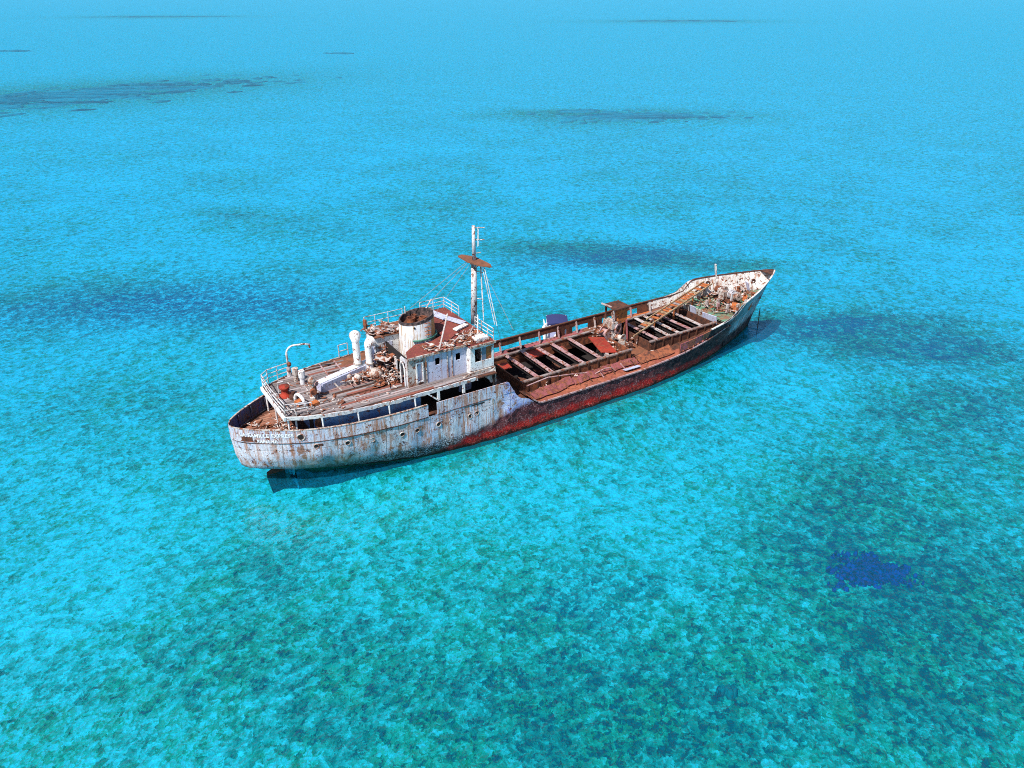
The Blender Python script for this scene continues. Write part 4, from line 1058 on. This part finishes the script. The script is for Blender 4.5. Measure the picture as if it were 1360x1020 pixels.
# broken bulkhead panels at the fore end of the hatch
for y0, y1, z1, rot, mt in ((-2.25, -.75, 3.25, .15, 'lavender_paint'), (-.65, .05, 3.3, .1, 'white_rusty'), (.15, .85, 3.35, .0, 'lavender_paint'), (.95, 1.9, 3.2, -.1, 'white_rusty')):
    MB().box((40.5, (y0 + y1) / 2, (2.3 + z1) / 2), (.06, y1 - y0, z1 - 2.3), ry=-.25, rz=rot).build('bulkhead_panel', mt, ship)
wl = link('windlass', None, ship, pl(44.6, .4, 3.1))
MB().bb(44.0, 45.2, -.6, 1.5, 3.12, 3.32).build('bedplate', 'dark_rust', wl)
for y, r_, mt in ((-.75, .34, 'white_rusty'), (-.1, .42, 'white_paint'), (.9, .44, 'white_rusty'), (1.55, .32, 'rust')):
    MB().lathe([(0, -.2), (r_, -.2), (r_, -.12), (r_ * .6, -.05), (r_ * .6, .05), (r_, .12), (r_, .2), (0, .2)], (0, 0, 0), 14, mat=pl(44.6, y, 3.75, 0, 0, R(90))).build('drum', mt, wl)
MB().tube([(44.6, -.95, 3.75), (44.6, 1.8, 3.75)], .10, 8).build('shaft', 'rust', wl)
for y in (-.4, .4, 1.2): MB().prism([(44.2, y - .06), (45.0, y - .06), (45.0, y + .06), (44.2, y + .06)], 3.32, 4.0).build('cheek', 'white_paint', wl)
MB().box((44.0, .4, 3.7), (.5, .6, .7)).build('gearbox', 'white_rusty', wl)
def bitts(x, y, rz, mat):
    o = link('mooring_bitts', None, ship, pl(x, y, zd(x)))
    for s in (-.28, .28):
        MB().lathe([(.13, 0), (.13, .45), (.18, .47), (.18, .56), (0, .58)], (x + s * math.cos(rz), y + s * math.sin(rz), fdk(x)), 10).build('bollard', mat, o)
    MB().boxm(pl(x, y, fdk(x) + .06, rz), (.95, .36, .08)).build('base', 'dark_rust', o)
bitts(46.9, -.9, -.5, 'rust'); bitts(47.0, 1.2, .5, 'rust'); bitts(43.4, 2.4, .2, 'white_rusty')
# starboard stores: white locker frames with orange doors
for x, y, rz, mt in ((43.2, -1.9, .5, 'orange_rust'), (44.6, -2.15, -.45, 'orange_rust')):
    MB().boxm(pl(x, y, 3.42, rz, .25), (.08, .75, .8)).build('locker_door', mt, ship)
for x, y, z1 in ((42.6, -1.5, 3.7), (43.0, -2.3, 3.9), (43.7, -2.3, 3.85), (44.3, -2.0, 3.9), (42.3, -.7, 3.6), (42.8, -.2, 3.75), (42.1, .5, 3.5)):
    MB().bb(x - .12, x + .12, y - .1, y + .1, 2.9, z1).build('frame_post', random.choice(['white_rusty', 'pale_beam', 'white_beam']), ship)
MB().lathe([(0, 0), (.28, .02), (.32, .1), (.30, .2)], (0, 0, 0), 14, mat=pl(44.9, -1.5, 3.75, -.6, R(-70))).build('ventilator_mouth', 'orange_rust', ship)
MB().box((47.6, .75, 3.7), (.06, .7, .75), rz=-.35, ry=-.2).build('bulwark_patch', 'lavender_paint', ship)
m = MB(); m.bar((45.35, 2.45, 3.3), (45.0, 2.6, 5.75), .22, .12); m.build('leaning_post', 'bow_white', ship)

# ---- rudder, propeller, anchor chain
m = MB(); pr = [(2.0, -1.8), (1.75, -.25), (1.8, .12), (2.3, .34), (2.95, .28), (2.95, -1.8)]
a = m.addv([(x, -.10, z) for x, z in pr]); b_ = m.addv([(x, .10, z) for x, z in pr]); nn = len(pr)
m.face([a + k for k in range(nn)]); m.face([b_ + k for k in range(nn)][::-1])
for k in range(nn): k2 = (k + 1) % nn; m.face((a + k2, a + k, b_ + k, b_ + k2))
m.build('rudder', 'dark_rust', ship)
MB().tube([(2.55, 0, .1), (2.6, 0, 1.4)], .13, 8).build('rudder_stock', 'dark_rust', ship)
pr_ = link('propeller', None, ship, pl(3.5, 0, -.75))
MB().lathe([(0, -.25), (.16, -.2), (.2, .2), (0, .25)], (0, 0, 0), 10, mat=pl(3.45, 0, -.75, 0, R(90))).build('hub', 'dark_rust', pr_)
for k in range(4):
    q = pl(3.45, 0, -.75) @ Matrix.Rotation(k * R(90) + .25, 4, 'X')
    m = MB(); m.lathe([(.02, .1), (.26, .35), (.36, .65), (.30, .92), (.02, 1.0)], (0, 0, 0), 10, mat=q @ Matrix.Diagonal((.12, 1, 1, 1))); m.build('blade', 'pale_blue_paint', pr_, True)
ch = link('anchor_chain', None, ship, pl(48.0, -.6, 1.0))
lk = MB(); lk.tube([(.045 * math.cos(a), 0, .075 * math.sin(a)) for a in np.linspace(0, 2 * math.pi, 9)], .017, 5, cap=False); lkm = lk.mesh('link', 'dark_rust')
for k in range(34):
    f = k / 33; link('link', lkm, ch, pl(47.75 + .2 * f, -.95 + .05 * f, 2.0 - 3.2 * f, (k % 2) * R(90)))

# ---- portholes and openings on the starboard quarter
def porthole(x, z, r_=.17):
    y = -hb(x, z); e = .05; dx = hb(x + e, z) - hb(x - e, z); yaw = math.atan2(-dx, 2 * e); dz = hb(x, z + e) - hb(x, z - e); pit = math.atan2(dz, 2 * e)
    mt = pl(x, y, z, yaw, 0, R(90) + pit)
    o = MB().lathe([(r_ * .78, -.02), (r_ * .78, .035), (r_, .05), (r_ * 1.12, .0)], (0, 0, 0), 16, mat=mt).build('porthole', 'white_rusty', hull)
    MB().lathe([(0, .018), (r_ * .8, .018)], (0, 0, 0), 16, mat=mt).build('pane', 'black_interior', o)
for x, z in ((4.35, 3.05), (6.2, 2.95), (7.75, 2.78), (9.75, 2.62), (10.8, 2.62), (12.35, 2.6), (13.3, 2.58), (14.75, 2.5), (15.25, 2.56)): porthole(x, z)
porthole(3.55, 3.82, .24)
def patch_on_hull(x0, x1, z0, z1, name, mat, off=.02, parent=None, nx_=6, nz_=3):
    rows = [[(float(x), -hb(float(x), float(z)) - off, float(z)) for x in np.linspace(x0, x1, nx_)] for z in np.linspace(z0, z1, nz_)]
    return MB().strip(rows).build(name, mat, parent or hull)
patch_on_hull(.48, 1.02, 3.55, 3.84, 'hawse_opening', 'dark_rust')
patch_on_hull(.42, 1.08, 3.50, 3.56, 'hawse_lip', 'rust', .05)
patch_on_hull(14.9, 15.9, 3.20, 3.28, 'slot', 'black_interior', .02)
patch_on_hull(4.4, 4.75, 2.2, 3.2, 'scupper_stain_plate', 'dark_rust', .012)
patch_on_hull(16.5, 16.65, 2.3, 3.3, 'strap', 'white_rusty', .03)
for x0, x1, z0, z1, mt in ((5.4, 9.2, 3.40, 3.46, 'dark_rust'), (8.7, 11.6, 3.36, 3.43, 'dark_rust')): patch_on_hull(x0, x1, z0, z1, 'torn_seam', mt, .035)

# lettering on the starboard quarter, laid on the plating
def lettering(body, s_mid, z, size, squeeze=1.0):
    cu = bpy.data.curves.new('lettering', 'FONT'); cu.body = body; cu.size = size; cu.align_x = 'CENTER'; cu.space_character = 1.1; cu.offset = 0.016
    o = bpy.data.objects.new('tmp_text', cu); C.objects.link(o)
    bpy.context.view_layer.update()
    me_ = bpy.data.meshes.new_from_object(o.evaluated_get(bpy.context.evaluated_depsgraph_get()))
    bpy.data.objects.remove(o)
    import bmesh
    bm = bmesh.new(); bm.from_mesh(me_); bmesh.ops.triangulate(bm, faces=bm.faces); bmesh.ops.subdivide_edges(bm, edges=[e for e in bm.edges if e.calc_length() > .12], cuts=1)
    bmesh.ops.triangulate(bm, faces=bm.faces)
    xs_ = np.linspace(.02, 6, 400); ys_ = np.array([hb(float(x), 4.0) for x in xs_])
    s_ = np.concatenate([[0], np.cumsum(np.hypot(np.diff(xs_), np.diff(ys_)))])
    for v in bm.verts:
        sv = s_mid + v.co.x * squeeze; x = float(np.interp(sv, s_, xs_)); e = .03; zz_ = z + v.co.y
        dx = hb(x + e, zz_) - hb(x - e, zz_); nrm_ = Vector((dx, -2 * e, 0)).normalized() if dx >= 0 else Vector((0, -1, 0))
        nrm_ = Vector((-dx, -2 * e, 0)).normalized()
        p = Vector((x, -hb(x, zz_), zz_)) + nrm_ * .035; v.co = p
    bm.to_mesh(me_); bm.free()
    me_.materials.clear(); me_.materials.append(M['letter_white'])
    return link('lettering', me_, hull)
lettering('LA FAMILLE EXPRESS', 2.55, 3.86, .34)
lettering('PANAMA', 2.6, 3.47, .30)

# ------------------------------------------------------------------ loose things lying on the wreck
tag(MB().box((29.35, -.55, 2.72), (1.35, 3.0, .08), rz=-.32, ry=.12).build('hatch_cover', 'red_plate'), 'bright red rusty hatch cover plate lying askew over the aft hold', 'hatch cover')
tag(MB().box((16.1, 2.25, 7.30), (.75, 1.9, .05), rz=.25, ry=.05).build('roof_panel', 'lavender_paint'), 'lavender painted panel lying on the bridge roof, nearer the funnel', 'panel', 'loose panels on the bridge roof')
tag(MB().box((16.65, .75, 7.30), (.62, 1.5, .05), rz=.35, ry=.05).build('roof_panel', 'lavender_paint'), 'lavender painted panel lying on the bridge roof, next to the mast', 'panel', 'loose panels on the bridge roof')
tag(MB().box((16.35, -.55, 7.34), (1.25, .40, .10), rz=.35).build('roof_panel', 'clean_white'), 'narrow white board lying at the foot of the mast', 'panel', 'loose panels on the bridge roof')
tag(MB().box((16.5, -2.95, 7.36), (.95, .62, .26), rz=.02).build('white_box', 'clean_white'), 'white box at the starboard front corner of the bridge roof', 'box')
tag(MB().tube([(13.5, -2.7, 7.2), (14.9, -1.4, 8.95)], .055, 6).build('leaning_pole', 'white_beam'), 'thin pale pole leaning up from the bridge roof edge', 'pole')
tag(MB().tube([(16.75, -2.2, 7.22), (16.95, -1.9, 8.6)], .05, 6).build('upright_pole', 'clean_white'), 'thin white upright pole on the bridge roof in front of the mast', 'pole')
tag(MB().tube([(14.3, -2.8, 7.35), (15.3, -2.3, 7.55), (16.2, -2.0, 7.35), (17.0, -1.2, 7.5)], .05, 6).build('bent_pipe', 'white_beam'), 'bent pale pipe lying across the bridge roof', 'pipe')

def debris(name, label, spots, count, mat, seed, size=(.12, .7), zf=None):
    r = random.Random(seed); m = MB()
    for k in range(int(count * .8)):
        x0, x1, y0, y1, z0, z1 = spots[r.randrange(len(spots))]
        L = r.uniform(*size); p = Vector((r.uniform(x0, x1), r.uniform(y0, y1), r.uniform(z0, z1))); a = r.uniform(0, 6.28); q = r.random()
        d_ = Vector((math.cos(a), math.sin(a), r.uniform(-.25, .25)))
        if q < .38:      # bent pipe or cable
            e = Vector((-d_.y, d_.x, r.uniform(-.2, .5))) * r.uniform(-.5, .5)
            m.tube([p - d_ * L, p - d_ * L * .3 + e * L * .7, p + d_ * L * .4 + e * L * .6, p + d_ * L], r.uniform(.018, .045), 5)
        elif q < .60:    # curled plate
            w_ = L * r.uniform(.25, .5); n2_ = Vector((-d_.y, d_.x, 0)); rows_ = []
            for i_ in range(5):
                f_ = i_ / 4 - .5; up_ = Vector((0, 0, L * .5 * f_ * f_ * r.uniform(.8, 1.6)))
                rows_.append([p + d_ * L * f_ * 1.2 - n2_ * w_ + up_, p + d_ * L * f_ * 1.2 + n2_ * w_ * r.uniform(.6, 1) + up_])
            m.strip(rows_)
        elif q < .82:    # bar or angle
            m.bar(p - d_ * L * .8, p + d_ * L * .8, r.uniform(.04, .09), r.uniform(.03, .06))
        else:
            m.box(p, (L * .6, L * r.uniform(.15, .4), r.uniform(.03, .12)), rz=a, ry=r.uniform(-.5, .5), rx=r.uniform(-.4, .4))
    return tag(m.build(name, mat), label, 'debris', kind='stuff')
debris('scrap_debris', 'heap of rusty scrap along the starboard edge of the bridge roof', [(12.6, 17.0, -3.0, -2.1, 7.24, 7.40), (15.2, 17.1, -3.4, -1.4, 7.24, 7.36)], 210, 'scrap', 1, (.08, .55))
debris('scrap_debris', 'tangle of broken plating and pipes behind the funnel, aft of the bridge', [(9.4, 11.2, -1.9, .4, 5.15, 5.7), (10.2, 11.4, -1.2, .8, 5.2, 6.7), (7.6, 9.6, -.6, .6, 5.15, 5.5)], 230, 'scrap', 2, (.1, .8))
debris('scrap_debris', 'scraps and rope scattered on the stern deck planks', [(1.0, 3.2, -1.7, 1.4, 3.38, 3.5), (2.2, 3.6, -2.0, 0.2, 3.38, 3.7)], 90, 'scrap', 3, (.08, .5))
debris('scrap_debris', 'rusty scrap on the poop deck planks', [(3.4, 6.5, -2.2, 1.8, 5.13, 5.22), (4.5, 11, -3.2, -1.4, 5.13, 5.17)], 110, 'scrap', 4, (.06, .45))
debris('scrap_debris', 'broken machinery scrap round the winch house', [(29.8, 32.8, -1.6, 2.2, 1.98, 2.5), (30.2, 31.6, .6, 2.1, 2.3, 3.1)], 120, 'scrap', 5, (.1, .6))
debris('scrap_debris', 'torn gear and scrap strewn over the forecastle deck', [(42.2, 45.5, -2.2, 1.8, 3.0, 3.5), (41.5, 44, -1.5, 1.2, 2.9, 3.3), (45, 47.6, -1.2, 1.4, 3.25, 3.5)], 190, 'scrap', 6, (.08, .65))
debris('scrap_debris', 'rust flakes along the starboard side of the well deck', [(20.5, 34, -3.3, -2.5, 1.75, 2.0)], 130, 'scrap', 7, (.08, .5))
debris('scrap_debris', 'wreckage sunk in the black aft hold', [(20.6, 30.6, -1.9, 2.0, .4, .9)], 60, 'dark_rust', 8, (.2, 1.2))
debris('scrap_debris', 'torn boards and scrap on the casing roof behind the cowl ventilators', [(10.4, 12.3, .8, 2.5, 7.46, 7.62)], 60, 'scrap', 9, (.1, .9))

# ------------------------------------------------------------------ visiting motor boat on the far side
BX, BY, BR = 30.25, 7.25, R(58)
boat = link('motor_boat', None, None, pl(BX, BY, 0, BR))
tag(boat, 'small white motor boat with navy canopy moored beyond the port rail', 'boat')
def bl(mb, name, mats, smooth=False, parent=None):
    o = link(name, mb.mesh(name, mats, smooth), parent or boat); o.matrix_parent_inverse = Matrix.Identity(4); o.matrix_basis = Matrix.Identity(4); W[o.name] = W[boat.name]; return o
hm = MB(); rws = []
for z, bwid, x0, x1 in ((-.45, .05, -2.0, 1.4), (-.1, .75, -2.15, 1.9), (.35, .98, -2.25, 2.35), (.75, 1.08, -2.3, 2.7)):
    row = []
    for k in range(25):
        u = k / 24; x = x0 + (x1 - x0) * u; w_ = bwid * (1 - max(0, (u - .55) / .45) ** 2.2); row.append((x, w_, z))
    rws.append(row)
hm.strip([[(x, -y, z) for x, y, z in r_] for r_ in rws]); hm.strip([[(x, y, z) for x, y, z in r_] for r_ in rws][::-1])
b0 = hm.addv([(r_[0][0], -r_[0][1], r_[0][2]) for r_ in rws] + [(r_[0][0], r_[0][1], r_[0][2]) for r_ in rws[::-1]]); hm.face([b0 + k for k in range(8)][::-1])
bl(hm, 'hull', 'gelcoat', True)
gm = MB(); top = rws[-1]
gm.strip([[(x, -y - .03, z) for x, y, z in top], [(x, -y - .03, z + .08) for x, y, z in top], [(x, -max(y - .16, 0), z + .08) for x, y, z in top]])
gm.strip([[(x, y + .03, z) for x, y, z in top], [(x, y + .03, z + .08) for x, y, z in top], [(x, max(y - .16, 0), z + .08) for x, y, z in top]][::-1])
bl(gm, 'gunwale', 'gelcoat')
fm = MB(); fm.prism([(x, -max(y - .1, .0)) for x, y, z in top] + [(x, max(y - .1, 0.0)) for x, y, z in top[::-1]], .36, .40); bl(fm, 'cockpit_floor', 'gelcoat')
cnp = MB(); rows = []
for u in np.linspace(-1, 1, 9):
    rows.append([(float(-.95 + 1.05 * v_), float(u * .92 - .12), float(2.52 - .10 * u * u - .06 * v_ * v_)) for v_ in np.linspace(-1, 1, 9)])
cnp.strip(rows); cnp.strip([[(x, y, z - .05) for x, y, z in r_] for r_ in rows][::-1])
edge = [rows[0], [(x, y, z - .14) for x, y, z in rows[0]]]; cnp.strip(edge[::-1]); cnp.strip([rows[-1], [(x, y, z - .14) for x, y, z in rows[-1]]])
cnp.strip([[r_[0] for r_ in rows], [(r_[0][0], r_[0][1], r_[0][2] - .14) for r_ in rows]]); cnp.strip([[r_[-1] for r_ in rows], [(r_[-1][0], r_[-1][1], r_[-1][2] - .14) for r_ in rows]][::-1])
bl(cnp, 'canopy', 'canvas_navy', True)
for x, y in ((-1.8, -.95), (-.1, -.95), (-1.8, .75), (-.1, .75)): bl(MB().tube([(x, y, .8), (x, y, 2.42)], .03, 6), 'canopy_pole', 'gelcoat')
bl(MB().bb(-.5, .1, -.4, .4, .4, 1.35), 'console', 'gelcoat')
bl(MB().bar((.12, 0, 1.3), (-.05, 0, 1.75), .75, .03), 'windscreen', 'window_glass')
bl(MB().bb(-1.45, -1.0, -.6, .6, .4, 1.05), 'seat', 'seat_vinyl'); bl(MB().bb(-1.55, -1.45, -.6, .6, .8, 1.4), 'seat_back', 'seat_vinyl')
ob = MB(); ob.lathe([(0, 1.62), (.18, 1.58), (.27, 1.4), (.27, 1.0), (.16, .8), (.10, .2), (.08, -.5)], (-2.5, 0, 0), 12); bl(ob, 'outboard_engine', 'gelcoat', True)
bl(MB().bb(-1.9, .3, .93, .99, .83, 1.75), 'side_screen', 'gelcoat')
bl(MB().tube([(-2.2, .98, .85), (-2.2, .98, 1.5), (-1.6, .98, 1.7), (.6, .98, 1.7), (1.0, .9, .85)], .045, 6), 'grab_rail', 'gelcoat')
